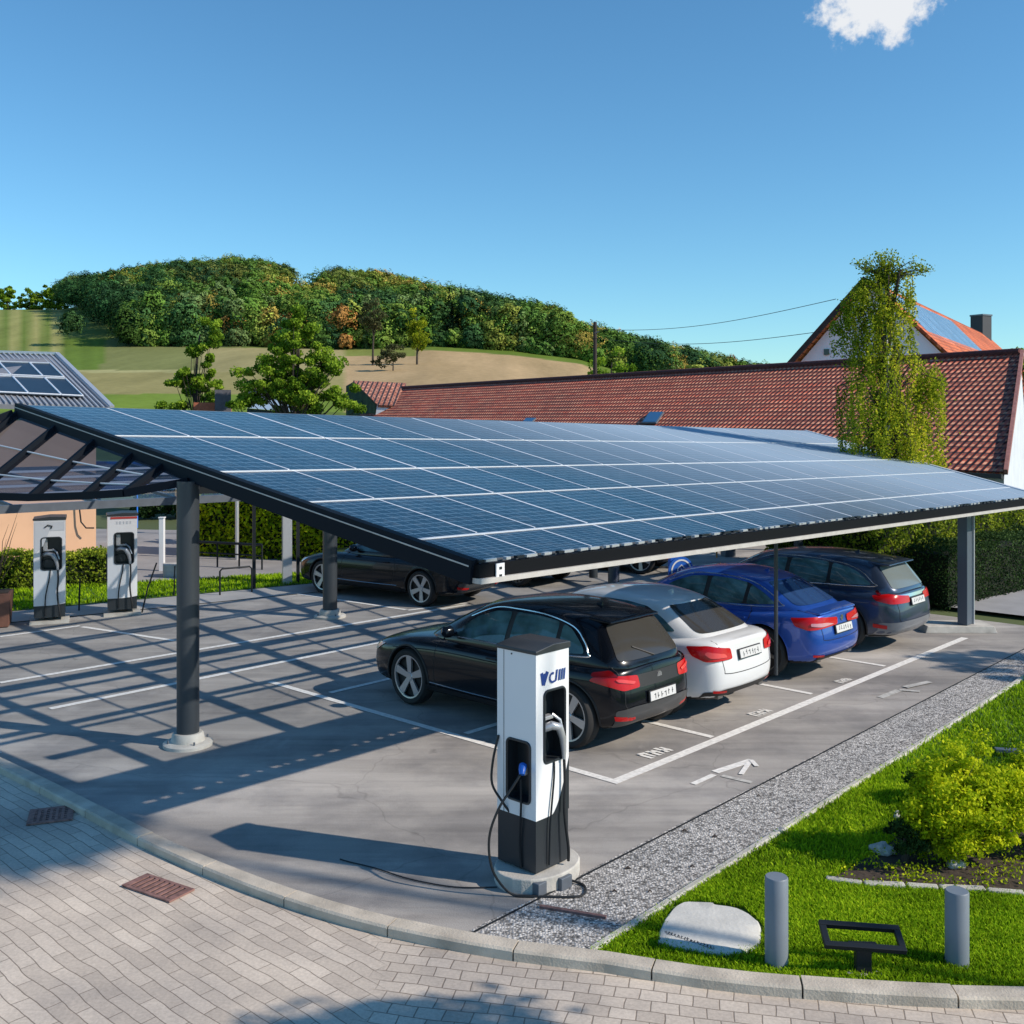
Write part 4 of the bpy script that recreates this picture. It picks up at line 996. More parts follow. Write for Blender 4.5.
# thin cable trailing over the asphalt
pts = [G(*p, .01) for p in ((630, 1), )] if False else [G(497, 887, .01), G(455, 887, .01), G(410, 879, .01), G(375, 868, .01), G(350, 862, .01), G(340, 859, .01)]
t = MB(); t.tube(smooth_line(pts, 5), .0055, 6); props(t.build('loose_cable', black_rb, smooth=True), 'thin black cable trailing across the asphalt left of the nearest charging post', 'cable')
for (x, y, lb, dark) in ((50, 621, 'left hand charging post by the brown planter, grey wave pattern on its white front', 1), (122, 613, 'right hand charging post of the far pair, red band along its top', 0)):
    p = G(x, y); c2_, _ = charger((p.x, p.y, .02), R(22), lb, zc=.30, sweep=.03); c2_.scale = (1.32, 1.32, 1.03)
    t = MB()
    if dark:
        t.add([(x0 + .01, y0 - .004, 1.2), (x0 + .12, y0 - .004, 1.36), (.0, y0 - .004, 1.62), (x1 - .01, y0 - .004, 1.62), (x1 - .01, y0 - .004, 1.78), (x0 + .01, y0 - .004, 1.78)], [(0, 1, 2, 3, 4, 5)]); t.build('wave_print', ghost_pl, c2_)
        t = MB(); t.tube([(-.06, y0 - .008, 1.68), (-.02, y0 - .008, 1.72), (.03, y0 - .008, 1.70), (.02, y0 - .008, 1.66)], .012, 6); t.build('logo', MATS['charcoal_panel'], c2_)
    else:
        t.box((.02, y0 - .004, 1.775), (.36, .006, .035)); t.build('red_band', mat('red_band', (.5, .05, .04), .5), c2_)
        for k in range(5): t = MB(); t.box((-.07 + k * .045, y0 - .004, 1.69), (.012 + .01 * (k % 2), .005, .05)); t.build('letter', ghost_pl, c2_)
    t = MB(); t.box((0, 0, -.0), (.5, .5, .06)); t.build('plinth', concrete, c2_)
# ------------------------------------------------------------------ cars
tyre_m = mat('tyre', (.018, .018, .019), .8)
rim_silver = mat('rim_silver', (.50, .51, .53), .28, .7)
rim_grey = mat('rim_grey', (.20, .195, .19), .3, .7)
disc_m = mat('wheel_dark', (.012, .012, .013), .6)
trim_black = mat('trim_black', (.014, .014, .016), .55)
chrome = mat('chrome_trim', (.62, .64, .66), .15, .9)
glass_m = mat('car_glass', (.006, .016, .020), .04, spec=.7, noise=.9, nscale=2.2, vary=(.05, .11, .12))
glass_rear = mat('car_rear_glass', (.05, .048, .044), .10, spec=.6)
glass_teal = mat('car_glass_teal', (.015, .045, .055), .05, spec=.7)
lamp_red = mat('lamp_red', (.50, .004, .006), .25, coat=.3, spec=.3)
lamp_deep = mat('lamp_deep_red', (.14, .003, .005), .25, coat=.3, spec=.3)
lamp_clear = mat('lamp_clear', (.55, .56, .58), .12, .3, coat=1)
plate_w = mat('plate_white', (.62, .62, .62), .4)
arch_m = mat('arch_liner', (.006, .006, .007), .9)

def eval_mesh(me, mods):
    o = bpy.data.objects.new('temp', me); COL.objects.link(o); tmp = [o]
    for f in mods: tmp += f(o) or []
    bpy.context.view_layer.update()
    dg = bpy.context.evaluated_depsgraph_get(); r = bpy.data.meshes.new_from_object(o.evaluated_get(dg))
    for t in tmp:
        d = t.data; bpy.data.objects.remove(t); bpy.data.meshes.remove(d)
    return r

def shell_lower(S, xn, z_front, nose, tail):
    """S: stations (d, zb, zt, w, crown); nose, tail: per-level x offsets towards the middle"""
    rings = []
    for i, (d, zb, zt, w_, cr) in enumerate(S):
        zm = zb + (zt - zb) * .52
        prof = [(0, zb), (w_ * .60, zb), (w_ * .93, zb + .03), (w_ * .985, zb + .15), (w_, zm), (w_ * .985, zt - .12), (w_ * .91, zt - .015), (w_ * .5, zt + cr * .8), (0, zt + cr)]
        off = nose if i == 0 else (tail if i == len(S) - 1 else [0] * 9)
        sg = -1 if i == 0 else 1
        rings.append([(xn - d + sg * (0 if i not in (0, len(S) - 1) else off[k]), y, z) for k, (y, z) in enumerate(prof)])
    return rings
def loft(rings, cap_bulge=(.05, .04), inner_y=None):
    """rings of half profiles (y >= 0); mirrored; ends capped by a grid"""
    vs = []; fs = []; n = len(rings[0])
    idx = {}
    for i, r in enumerate(rings):
        for k, (x, y, z) in enumerate(r):
            for s in (1, -1):
                if y == 0 and s == -1: idx[i, k, -1] = idx[i, k, 1]; continue
                idx[i, k, s] = len(vs); vs.append((x, y * s, z))
    for i in range(len(rings) - 1):
        for k in range(n - 1):
            for s in (1, -1):
                fs.append((idx[i, k, s], idx[i + 1, k, s], idx[i + 1, k + 1, s], idx[i, k + 1, s]))
    for i, sg, bl in ((0, 1, cap_bulge[0]), (len(rings) - 1, -1, cap_bulge[1])):
        r = rings[i]
        c = {}; m = {}
        for k in range(1, n - 1):
            x, y, z = r[k]; c[k] = len(vs); vs.append((x + sg * bl, 0, z))
            for s in (1, -1):
                m[k, s] = len(vs); vs.append((x + sg * bl * .75, y * .52 * s, z))
        for s in (1, -1):
            for k in range(1, n - 2):
                fs.append((idx[i, k, s], idx[i, k + 1, s], m[k + 1, s], m[k, s])); fs.append((m[k, s], m[k + 1, s], c[k + 1], c[k]))
            fs.append((idx[i, 0, 1], idx[i, 1, s], m[1, s], c[1])); fs.append((idx[i, n - 1, 1], c[n - 2], m[n - 2, s], idx[i, n - 2, s]))
    me = bpy.data.meshes.new('shell'); me.from_pydata(vs, [], fs)
    bm = bmesh.new(); bm.from_mesh(me); bmesh.ops.recalc_face_normals(bm, faces=bm.faces); bm.to_mesh(me); bm.free()
    return me
def shell_upper(T, xn):
    rings = []
    for (db, zb, wb_), (dt, zt, wt) in T:
        def L_(f): return db + (dt - db) * f, zb + (zt - zb) * f, wb_ + (wt - wb_) * f
        r = []
        r.append((xn - db, 0, zb - .12)); r.append((xn - db, wb_ * .97, zb - .12))
        for f, bulge in ((0, 0), (.33, .018), (.66, .020), (.93, .006)):
            d, z, w_ = L_(f); r.append((xn - d, w_ + bulge, z))
        r.append((xn - dt, wt * .82, zt + .005)); r.append((xn - dt, wt * .45, zt + .022)); r.append((xn - dt, 0, zt + .028))
        rings.append(r)
    return rings

def make_car(name, label, loc_, rz, C, cat='car', group=None, zs=1.0):
    Lc, wb, fo, r_w = C['L'], C['wb'], C.get('fo', .86), C.get('r', .335)
    xn = fo + wb / 2                      # nose x; local origin midway between the axles
    lo = loft(shell_lower(C['low'], xn, 0, C['nose'], C['tail']), (.07, .05))
    up = loft(shell_upper(C['up'], xn), C.get('upb', (.10, .05)))
    def sub(n):
        def f(o): m = o.modifiers.new('s', 'SUBSURF'); m.levels = n; m.render_levels = n
        return f
    lo0 = eval_mesh(lo.copy(), [sub(3)]); up0 = eval_mesh(up.copy(), [sub(3)])
    def cut(o):
        mb = MB()
        for ax in (wb / 2, -wb / 2):
            for s in (1, -1): mb.lathe([(0, s * .60), (r_w + .045, s * .60), (r_w + .045, s * 1.3), (0, s * 1.3)], 40, 'Y', (ax, 0, r_w - .0))
        me = bpy.data.meshes.new('cut'); me.from_pydata(mb.v, [], mb.f)
        bm = bmesh.new(); bm.from_mesh(me); bmesh.ops.remove_doubles(bm, verts=bm.verts, dist=1e-5); bmesh.ops.recalc_face_normals(bm, faces=bm.faces); bm.to_mesh(me); bm.free()
        k = bpy.data.objects.new('cut', me); COL.objects.link(k); k.hide_render = True
        b = o.modifiers.new('b', 'BOOLEAN'); b.object = k; b.operation = 'DIFFERENCE'; b.solver = 'EXACT'
        return [k]
    loc_me = eval_mesh(lo.copy(), [sub(3), cut])
    # body mesh = cut lower + upper
    bm = bmesh.new(); bm.from_mesh(loc_me)
    for f in bm.faces:
        c = f.calc_center_median(); f.material_index = 0
        for ax in (wb / 2, -wb / 2):
            if math.hypot(c.x - ax, c.z - r_w) < r_w + .043 and abs(c.y) > .55: f.material_index = 1
            if math.hypot(c.x - ax, c.z - r_w) < r_w + .0455 and abs(c.y) < .90 and abs(f.normal.y) < .3 and .6 < abs(c.y): f.material_index = 1
        if c.z < .30 and f.normal.z < -.5: f.material_index = 1
    n0 = len(bm.faces); bm.from_mesh(up0); bm.faces.ensure_lookup_table()
    for f in bm.faces[n0:]: f.material_index = 0
    body = bpy.data.meshes.new('body'); bm.to_mesh(body); bm.free()
    paint = C['paint']; body.materials.append(paint); body.materials.append(arch_m)
    body.polygons.foreach_set('use_smooth', [True] * len(body.polygons)); body.set_sharp_from_angle(angle=R(42))
    root = empty(name, loc_, rz, label, cat, group)
    link_mesh('body', body, root)
    # ray target: uncut lower + upper
    bm = bmesh.new(); bm.from_mesh(lo0); bm.from_mesh(up0); bvh = BVHTree.FromBMesh(bm); bm.free()
    up_v = Vector((0, 0, 1))
    def hit(o, d):
        h = bvh.ray_cast(o, d); return (h[0], h[1]) if h[0] is not None else (None, None)
    def proj(poly, org, ua, va, dr, m, nm, off=.004, step=.07, parent=root, mats=None):
        bm = bmesh.new(); f = bm.faces.new([bm.verts.new((u, v, 0)) for u, v in poly])
        us = [p[0] for p in poly]; vv = [p[1] for p in poly]
        for ax, a, b in ((0, min(us), max(us)), (1, min(vv), max(vv))):
            k = int((b - a) / step)
            for q in range(1, k + 1):
                co = [0, 0, 0]; no = [0, 0, 0]; co[ax] = a + (b - a) * q / (k + 1); no[ax] = 1
                bmesh.ops.bisect_plane(bm, geom=bm.verts[:] + bm.edges[:] + bm.faces[:], plane_co=co, plane_no=no)
        bmesh.ops.triangulate(bm, faces=bm.faces)
        dead = []
        for v in bm.verts:
            o = org + ua * v.co.x + va * v.co.y
            h, n = hit(o - dr * 3, dr)
            if h is None: dead.append(v); continue
            v.co = h - dr * off + n * off * .5
        bmesh.ops.delete(bm, geom=dead, context='VERTS')
        for f in bm.faces:
            if f.normal.dot(dr) > 0: f.normal_flip()
        bmesh.ops.recalc_face_normals(bm, faces=bm.faces)
        me = bpy.data.meshes.new(nm); bm.to_mesh(me); bm.free(); me.materials.append(m)
        me.polygons.foreach_set('use_smooth', [True] * len(me.polygons))
        return link_mesh(nm, me, parent)
    def rounded(poly, r=.04, n=4):
        out = []; P = [Vector((p[0], p[1], 0)) for p in poly]; N_ = len(P)
        for i in range(N_):
            a, b, c = P[i - 1], P[i], P[(i + 1) % N_]
            d1 = (a - b); d2 = (c - b); rr = min(r, d1.length * .45, d2.length * .45); p1 = b + d1.normalized() * rr; p2 = b + d2.normalized() * rr
            for k in range(n + 1):
                t = k / n; q = p1 * (1 - t) ** 2 + b * 2 * t * (1 - t) + p2 * t * t; out.append((q.x, q.y))
        return out
    X = Vector((1, 0, 0)); Yv = Vector((0, 1, 0))
    def side(poly, s, m, nm, off=.004, r=.03, parent=root):   # poly in (d, z)
        return proj(rounded(poly, r) if r else poly, Vector((xn, 0, 0)), -X, up_v, Vector((0, -s, 0)), m, nm, off, parent=parent)
    def rear(poly, m, nm, off=.004, r=.03, parent=root):
        return proj(rounded(poly, r) if r else poly, Vector((0, 0, 0)), Yv, up_v, Vector((1, 0, 0)), m, nm, off, parent=parent)
    def front(poly, m, nm, off=.004, r=.03, parent=root):
        return proj(rounded(poly, r) if r else poly, Vector((0, 0, 0)), Yv, up_v, Vector((-1, 0, 0)), m, nm, off, parent=parent)
    def topv(poly, m, nm, off=.004, r=.03):
        return proj(rounded(poly, r) if r else poly, Vector((xn, 0, 0)), -X, Yv, Vector((0, 0, -1)), m, nm, off)
    def corner(poly, s, m, nm, off=.006, r=.03, fb=-1, parent=root, skew=1.0):
        """poly in (s, z); s<0 on the end face, s>0 on the side"""
        xc = xn - Lc if fb < 0 else xn; t = Vector((-fb * skew, s, 0)).normalized(); dr = Vector((-fb, -s * skew, 0)).normalized()
        return proj(rounded(poly, r), Vector((xc, s * C['w'], 0)), t, up_v, dr, m, nm, off, parent=parent, step=.04)
    def side_line(pts, s, rad, m, nm, off=.0, n=10, parent=root):
        t = MB(); out = []
        pp = smooth_line([Vector((a, b, 0)) for a, b in pts], n)
        for p in pp:
            h, nn = hit(Vector((xn - p.x, s * 3, p.y)), Vector((0, -s, 0)))
            if h is not None: out.append(h + Vector((0, s * off, 0)))
        if len(out) > 2: t.tube(out, rad, 5); return t.build(nm, m, parent, smooth=True)
    def rear_line(pts, rad, m, nm, n=8, d=1):
        t = MB(); out = []
        for p in smooth_line([Vector((a, b, 0)) for a, b in pts], n):
            h, nn = hit(Vector((-d * 4, p.x, p.y)), Vector((d, 0, 0)))
            if h is not None: out.append(h)
        if len(out) > 2: t.tube(out, rad, 5); t.build(nm, m, root, smooth=True)
    # glass
    for s in (1, -1):
        hp = sorted({(round(a, 3), round(b, 3)) for w__ in C['win'] for a, b in w__}); lo_, hi_ = [], []
        for q in hp:
            while len(lo_) > 1 and (lo_[-1][0] - lo_[-2][0]) * (q[1] - lo_[-2][1]) - (lo_[-1][1] - lo_[-2][1]) * (q[0] - lo_[-2][0]) <= 0: lo_.pop()
            lo_.append(q)
        for q in hp[::-1]:
            while len(hi_) > 1 and (hi_[-1][0] - hi_[-2][0]) * (q[1] - hi_[-2][1]) - (hi_[-1][1] - hi_[-2][1]) * (q[0] - hi_[-2][0]) <= 0: hi_.pop()
            hi_.append(q)
        side(lo_[:-1] + hi_[:-1], s, trim_black, 'window_surround', .002, .05)
        for poly in C['win']: side(poly, s, C.get('gm', glass_m), 'side_window', .005, .05)
        if C.get('chrome'): side_line(C['chrome'], s, .009, chrome, 'window_trim', .004)
        for pts in C['gaps']: side_line(pts, s, .006, trim_black, 'door_gap', -.001, 6)
        for d, z in C['handles']:
            h, n = hit(Vector((xn - d, s * 3, z)), Vector((0, -s, 0))); t = MB(); t.box(h + Vector((0, s * .018, 0)), (.17, .022, .022)); t.build('door_handle', C.get('hm', paint), root, bevel=.006)
        # mirror
        d, z = C['mirror']; h, n = hit(Vector((xn - d, s * 3, z)), Vector((0, -s, 0)))
        t = MB(); t.tube([h, h + Vector((.0, s * .08, .0))], .03, 8); t.tube([h + Vector((.035, s * .055, .03)), h + Vector((.03, s * .09, .035)), h + Vector((.02, s * .17, .035)), h + Vector((.0, s * .215, .02))], [.05, .078, .072, .035], 12)
        t.build('mirror', paint, root, smooth=True)
        side(C['sill'], s, C.get('sillm', trim_black), 'sill', .006, .02)
        if C.get('sill_line'): side_line(C['sill_line'], s, .006, chrome, 'sill_trim', .003)
        side_line(C['crease'], s, .006, paint, 'crease', -.001)
        # wheel arch lips
        for ax in (wb / 2, -wb / 2):
            t = MB(); pts = []
            for k in range(25):
                a = R(-8 + 196 * k / 24); p = Vector((ax + (r_w + .047) * math.cos(a), 0, r_w + (r_w + .047) * math.sin(a)))
                h, n = hit(Vector((p.x, s * 3, p.z)), Vector((0, -s, 0)))
                if h is not None: pts.append(h)
            if len(pts) > 3: t.tube(pts, C.get('lip', .011), 6); t.build('arch_lip', C.get('lipm', paint), root, smooth=True)
        corner(C['tl'], s, lamp_red, 'tail_lamp', .012)
        if C.get('tl2'): corner(C['tl2'], s, C.get('tl2m', lamp_deep), 'tail_lamp', .017)
        if C.get('tl3'): corner(C['tl3'], s, C.get('tl3m', lamp_clear), 'lamp_band', .020)
        corner(C['hl'], s, lamp_clear, 'headlight', .008, fb=1)
        corner(C['refl'], s, lamp_red, 'reflector', .008, r=.01)
    front(C['screen'], glass_m, 'windscreen', .005, .05)
    rg = rear(C['rglass'], C.get('rgm', glass_rear), 'rear_window', .006, .06)
    if C.get('spoiler'):
        d0, d1, wy, z = C['spoiler']; t = MB(); t.add([(xn - d0, -wy, z), (xn - d0, wy, z), (xn - d1, wy * .92, z - .035), (xn - d1, -wy * .92, z - .035), (xn - d0, -wy, z - .05), (xn - d0, wy, z - .05), (xn - d1, wy * .92, z - .06), (xn - d1, -wy * .92, z - .06)],
              [(0, 1, 2, 3), (7, 6, 5, 4), (0, 4, 5, 1), (1, 5, 6, 2), (2, 6, 7, 3), (3, 7, 4, 0)]); t.build('spoiler', paint, root, bevel=.012)
    rear(C['bumper'], C.get('bumpm', trim_black), 'bumper', .008, .03)
    if C.get('panel'): rear(C['panel'], C.get('panelm', trim_black), 'tailgate_panel', .006, .03)
    for pts in C.get('rlines', []): rear_line(pts, .005, trim_black, 'tailgate_gap')
    front(C['grille'], trim_black, 'grille', .006, .04)
    # plate
    for dr_, zz, sg in ((1, C['plate'], -1), (-1, .42, 1)):
        h, n = hit(Vector((-dr_ * 4, 0, zz)), Vector((dr_, 0, 0)))
        if h is None: continue
        t = MB(); n2 = Vector((n.x, 0, n.z)).normalized(); ax2 = Vector((0, 1, 0)); vv2 = n2.cross(ax2).normalized()
        t.box(h + n2 * .012, (.54, .13, .02), axes=(ax2, vv2, n2)); fr_ = t.build('plate_holder', trim_black, root)
        t = MB(); t.box(h + n2 * .025, (.51, .105, .008), axes=(ax2, vv2, n2)); t.build('number_plate', plate_w, fr_)
        if sg < 0:
            rr2 = random.Random(int(Lc * 100))
            for k in range(6):
                t = MB()
                for q in range(2): t.box(h + n2 * (.030 + .001 * q) + ax2 * (-.18 + .07 * k + rr2.uniform(-.012, .012)) + vv2 * rr2.uniform(-.015, .015), ((.008, .06, .002) if q else (.028, .009, .002)), axes=(ax2, vv2, n2))
                t.build('character', MATS['charcoal_panel'], fr_)
    if C.get('badge'):
        h, n = hit(Vector((-4, 0, C['badge'])), X); t = MB(); t.lathe([(0, -.006), (.045, -.006), (.045, .012), (0, .012)], 20, 'Y', (0, 0, 0)); 
        t.v = [tuple(h + Vector((-v[1] * 1, v[0], v[2]))) for v in t.v]; t.build('badge', chrome, root, smooth=True)
    t = MB(); h, n = hit(Vector((xn - C['fin'], 0, 3)), -up_v); t.add([h + Vector((.08, 0, -.01)), h + Vector((-.05, .02, -.01)), h + Vector((-.05, -.02, -.01)), h + Vector((-.05, 0, .05))], [(0, 1, 3), (0, 3, 2), (1, 2, 3), (0, 2, 1)]); t.build('roof_aerial', paint, root)
    if C.get('wiper'):
        pa, pb = C['wiper']; h1, _ = hit(Vector((-4, pa[0], pa[1])), X); h2, _ = hit(Vector((-4, pb[0], pb[1])), X)
        if h1 and h2: t = MB(); t.tube([h1 - X * .02, h2 - X * .02], .009, 5); t.build('wiper', trim_black, root)
    if C.get('exhaust'):
        for y in C['exhaust']: t = MB(); t.box((xn - Lc + .24, y, .30), (.22, .12, .06)); t.build('exhaust_tip', rim_grey, root, bevel=.012)
    # wheels
    def wheel_meshes():
        rt = r_w; rr_ = r_w - .085
        t = MB(); hw = .108
        t.lathe([(rr_, -hw * .92), (rr_ + .02, -hw), (rt - .03, -hw), (rt - .006, -hw * .75), (rt, -hw * .3), (rt, hw * .3), (rt - .006, hw * .75), (rt - .03, hw), (rr_ + .02, hw), (rr_, hw * .92)], 40, 'Y')
        ty = t
        t = MB(); t.lathe([(0, -.0), (rr_ + .004, -.0), (rr_ + .004, .03), (0, .03)], 32, 'Y'); hb = t
        t = MB(); t.lathe([(rr_ - .022, .070), (rr_ - .018, .094), (rr_ + .004, .098), (rr_ + .008, .060), (rr_ + .004, -.09), (rr_ - .008, -.09)], 40, 'Y')
        t.lathe([(0, .080), (.05, .083), (.062, .068), (.062, .03), (0, .03)], 20, 'Y')
        ns = C.get('spokes', 5)
        for k in range(ns):
            a = 2 * math.pi * k / ns + .3
            for sp in ((-.10, .10) if C.get('double', True) else (0,)):
                ca, sa = math.cos(a), math.sin(a); ra = Vector((ca, 0, sa)); tb = Vector((-sa, 0, ca))
                w0, w1 = C.get('sw', (.022, .034))
                p0 = ra * .045 + tb * sp * .14; p1 = ra * (rr_ - .012) + tb * sp * (1.0 if C.get('double', True) else 0) * .55
                d = (p1 - p0).normalized(); n_ = Vector((-d.z, 0, d.x))
                v = [p0 - n_ * w0, p0 + n_ * w0, p1 + n_ * w1, p1 - n_ * w1]
                yo = [.074, .074, .088, .088]
                t.add([q + Yv * y_ for q, y_ in zip(v, yo)] + [q + Yv * (y_ - .03) for q, y_ in zip(v, yo)], [(0, 1, 2, 3), (7, 6, 5, 4), (0, 4, 5, 1), (1, 5, 6, 2), (2, 6, 7, 3), (3, 7, 4, 0)])
        return ty, hb, t
    ty, hb, rm = wheel_meshes()
    h0 = hb.build('wheel', disc_m, root, smooth=True); t0 = ty.build('tyre', tyre_m, h0, smooth=True); r0 = rm.build('rim', C.get('rimm', rim_silver), h0, smooth=True)
    pos = [(wb / 2, 1), (-wb / 2, 1), (wb / 2, -1), (-wb / 2, -1)]
    for k, (x, s) in enumerate(pos):
        if k == 0: hh = h0
        else:
            hh = h0.copy(); COL.objects.link(hh); hh.parent = root
            for q in (t0, r0): c = q.copy(); COL.objects.link(c); c.parent = hh
        hh.location = (x, s * (C['w'] - .125), r_w); hh.rotation_euler = (0, k * .7, 0 if s > 0 else math.pi)
    root.scale = (.965, .965, .965 * C.get('zs', 1.03))
    return root

def body_paint(name, col, metal=.0, rough=.28):
    m = mat(name, col, rough, metal, coat=.85, spec=.4)
    return m
p_black = mat('paint_black', (.003, .0045, .008), .22, 0, coat=.35, spec=.28)
p_white = body_paint('paint_white', (.74, .75, .76), 0, .3)
p_blue = body_paint('paint_blue', (.018, .085, .42), .3, .28)
p_navy = body_paint('paint_navy', (.035, .055, .10), .35, .28)
p_grey = body_paint('paint_silver', (.30, .32, .34), .5, .3)

def low(L, zt_tail, zbelt, w, hood=.70, tail_d=None, base=.94):
    return [(0, .26, hood - .10, w * .70, .02), (.10, .22, hood, w * .86, .03), (.34, .20, hood + .06, w * .965, .035), (.62, .19, hood + .12, w * .99, .04), (1.05, .19, base - .02, w, .02),
            (1.6, .19, zbelt, w, .0), (2.3, .19, zbelt + .005, w, 0), (3.0, .19, zbelt + .015, w, 0), (L - .95, .19, zbelt + .02, w * 1.0, 0), (L - .50, .21, zt_tail + .0, w * .955, .0), (L - .20, .25, zt_tail - .01, w * .87, .01), (L - .03, .30, zt_tail - .04, w * .73, .01)]
NOSE = [.16, .10, .06, .02, .0, .03, .08, .12, .14]
TAIL = [.16, .12, .06, .0, .0, .05, .07, .09, .10]
hatch = dict(L=4.42, wb=2.78, fo=.93, w=.915, r=.366, paint=p_black, low=low(4.42, .98, .95, .915, .74), nose=NOSE, tail=TAIL,
    up=[((1.02, .90, .66), (2.02, 1.40, .50)), ((1.50, .93, .80), (2.35, 1.47, .575)), ((2.35, .94, .83), (2.85, 1.50, .60)), ((3.2, .95, .83), (3.25, 1.495, .60)), ((4.0, .96, .78), (3.72, 1.455, .57)), ((4.30, .97, .66), (3.95, 1.41, .50))],
    win=[[(1.62, 1.0), (2.62, 1.02), (2.64, 1.395), (2.35, 1.37), (2.05, 1.27)], [(2.70, 1.02), (3.42, 1.035), (3.42, 1.375), (3.1, 1.40), (2.72, 1.40)], [(3.48, 1.04), (3.86, 1.07), (3.80, 1.16), (3.62, 1.31), (3.48, 1.36)]],
    chrome=[(1.50, .985), (2.2, 1.0), (3.0, 1.01), (3.5, 1.02), (3.90, 1.045), (3.90, 1.09), (3.82, 1.20), (3.62, 1.34), (3.2, 1.42), (2.7, 1.43), (2.3, 1.40), (1.9, 1.25)],
    gaps=[[(1.50, .94), (1.46, .7), (1.46, .42), (1.52, .30)], [(2.66, 1.0), (2.68, .7), (2.67, .30)], [(3.46, 1.02), (3.52, .85), (3.40, .70), (3.22, .55), (3.12, .32)]],
    handles=[(2.50, .84), (3.36, .86)], mirror=(1.72, 1.02), sill=[(1.27, .20), (3.2, .20), (3.2, .335), (1.27, .335)], sill_line=[(1.35, .37), (2.2, .36), (3.1, .37)],
    crease=[(.6, .72), (1.5, .79), (2.5, .80), (3.6, .80), (4.2, .80)], lip=.014, lipm=None, tl=[(-.36, .73), (-.33, .86), (-.05, .88), (.20, .85), (.24, .81), (-.02, .755), (-.15, .715)], tl2=[(-.10, .865), (.0, .93), (.20, .90), (.22, .855), (0, .87)],
    hl=[(-.34, .56), (-.30, .67), (.05, .72), (.26, .74), (.10, .63)], tl3=[(-.30, .80), (-.12, .845), (-.05, .845), (-.08, .815), (-.28, .775)], tl3m=mat('lamp_bright', (.72, .05, .04), .2, coat=.5), refl=[(-.30, .36), (-.30, .41), (-.04, .44), (-.05, .385)], screen=[(-.64, .99), (.64, .99), (.52, 1.37), (-.52, 1.37)],
    rglass=[(-.60, 1.01), (.60, 1.01), (.50, 1.33), (.46, 1.375), (-.46, 1.375), (-.50, 1.33)], spoiler=(3.74, 4.05, .52, 1.452), bumpm=mat('bumper_satin', (.05, .052, .055), .38, coat=.3), bumper=[(-.70, .30), (.70, .30), (.72, .50), (.5, .53), (-.5, .53), (-.72, .50)],
    panel=[(-.52, .72), (.52, .72), (.60, .86), (-.60, .86)], rlines=[[(-.66, .96), (-.62, .70), (-.56, .50), (0, .47), (.56, .50), (.62, .70), (.66, .96)]], grille=[(-.5, .35), (.5, .35), (.56, .55), (-.56, .55)],
    plate=.60, badge=.80, fin=3.5, wiper=((0, 1.02), (.30, 1.14)), rimm=rim_silver, spokes=5, double=False, sw=(.034, .052))
hatch['lipm'] = trim_black
sedan = dict(L=4.55, wb=2.78, fo=.93, w=.90, r=.358, paint=p_white, low=low(4.55, 1.02, .93, .90, .70), nose=NOSE, tail=[.18, .14, .07, .0, .0, .05, .05, .07, .09],
    up=[((1.05, .88, .64), (2.00, 1.34, .50)), ((1.50, .90, .78), (2.30, 1.41, .56)), ((2.35, .91, .81), (2.75, 1.44, .58)), ((3.1, .92, .81), (3.05, 1.43, .575)), ((3.9, .94, .74), (3.45, 1.37, .55)), ((4.32, .98, .60), (3.60, 1.32, .49))],
    win=[[(1.62, .98), (2.62, .99), (2.64, 1.345), (2.35, 1.32), (2.05, 1.22)], [(2.70, .99), (3.32, 1.01), (3.34, 1.31), (3.05, 1.345), (2.72, 1.35)], [(3.38, 1.01), (3.85, 1.05), (3.62, 1.19), (3.40, 1.29)]], chrome=None,
    gaps=[[(1.50, .92), (1.46, .7), (1.46, .42), (1.52, .30)], [(2.66, .97), (2.68, .7), (2.67, .30)], [(3.46, 1.0), (3.50, .85), (3.40, .70), (3.22, .55), (3.12, .32)]],
    handles=[(2.50, .82), (3.36, .84)], mirror=(1.72, 1.0), sill=[(1.27, .20), (3.2, .20), (3.2, .28), (1.27, .28)], crease=[(.6, .70), (1.5, .76), (2.5, .78), (3.6, .80), (4.2, .84)],
    tl=[(-.34, .77), (-.31, .90), (.0, .945), (.26, .925), (.20, .82), (.04, .755)], hl=hatch['hl'], refl=[(-.26, .35), (-.26, .385), (-.06, .405), (-.06, .37)], screen=[(-.62, .97), (.62, .97), (.52, 1.30), (-.52, 1.30)],
    rglass=[(-.58, 1.045), (.58, 1.045), (.50, 1.26), (.45, 1.325), (-.45, 1.325), (-.50, 1.26)], bumper=[(-.74, .27), (.74, .27), (.76, .38), (.5, .41), (-.5, .41), (-.76, .38)],
    rlines=[[(-.60, .99), (-.56, .66), (-.50, .60), (0, .585), (.50, .60), (.56, .66), (.60, .99)]], grille=hatch['grille'], plate=.80, badge=None, fin=3.3, exhaust=(-.5, .5), rgm=glass_rear, rimm=rim_grey, spokes=5)
blue = dict(sedan, paint=p_blue, low=low(4.58, 1.00, .93, .91, .70), L=4.58, w=.91, r=.37, chrome=[(1.50, .965), (2.2, .975), (3.0, .985), (3.5, .995), (3.93, 1.03), (3.90, 1.07), (3.70, 1.20), (3.42, 1.32), (3.1, 1.37), (2.7, 1.385), (2.3, 1.35), (1.9, 1.21)],
    tl=[(-.52, .79), (-.52, .89), (-.1, .93), (.24, .91), (.19, .80), (.02, .75)], tl3=[(-.44, .81), (-.30, .84), (-.02, .85), (-.02, .81), (-.2, .79)], tl3m=mat('lamp_pink', (.55, .22, .25), .2, coat=1), plate=.72, rimm=rim_grey, double=False, sw=(.03, .022), rgm=mat('blue_tinted_glass', (.02, .05, .14), .06),
    panel=None, bumper=[(-.6, .27), (.6, .27), (.62, .37), (-.62, .37)], badge=.86, spoiler=(4.30, 4.50, .62, 1.01))
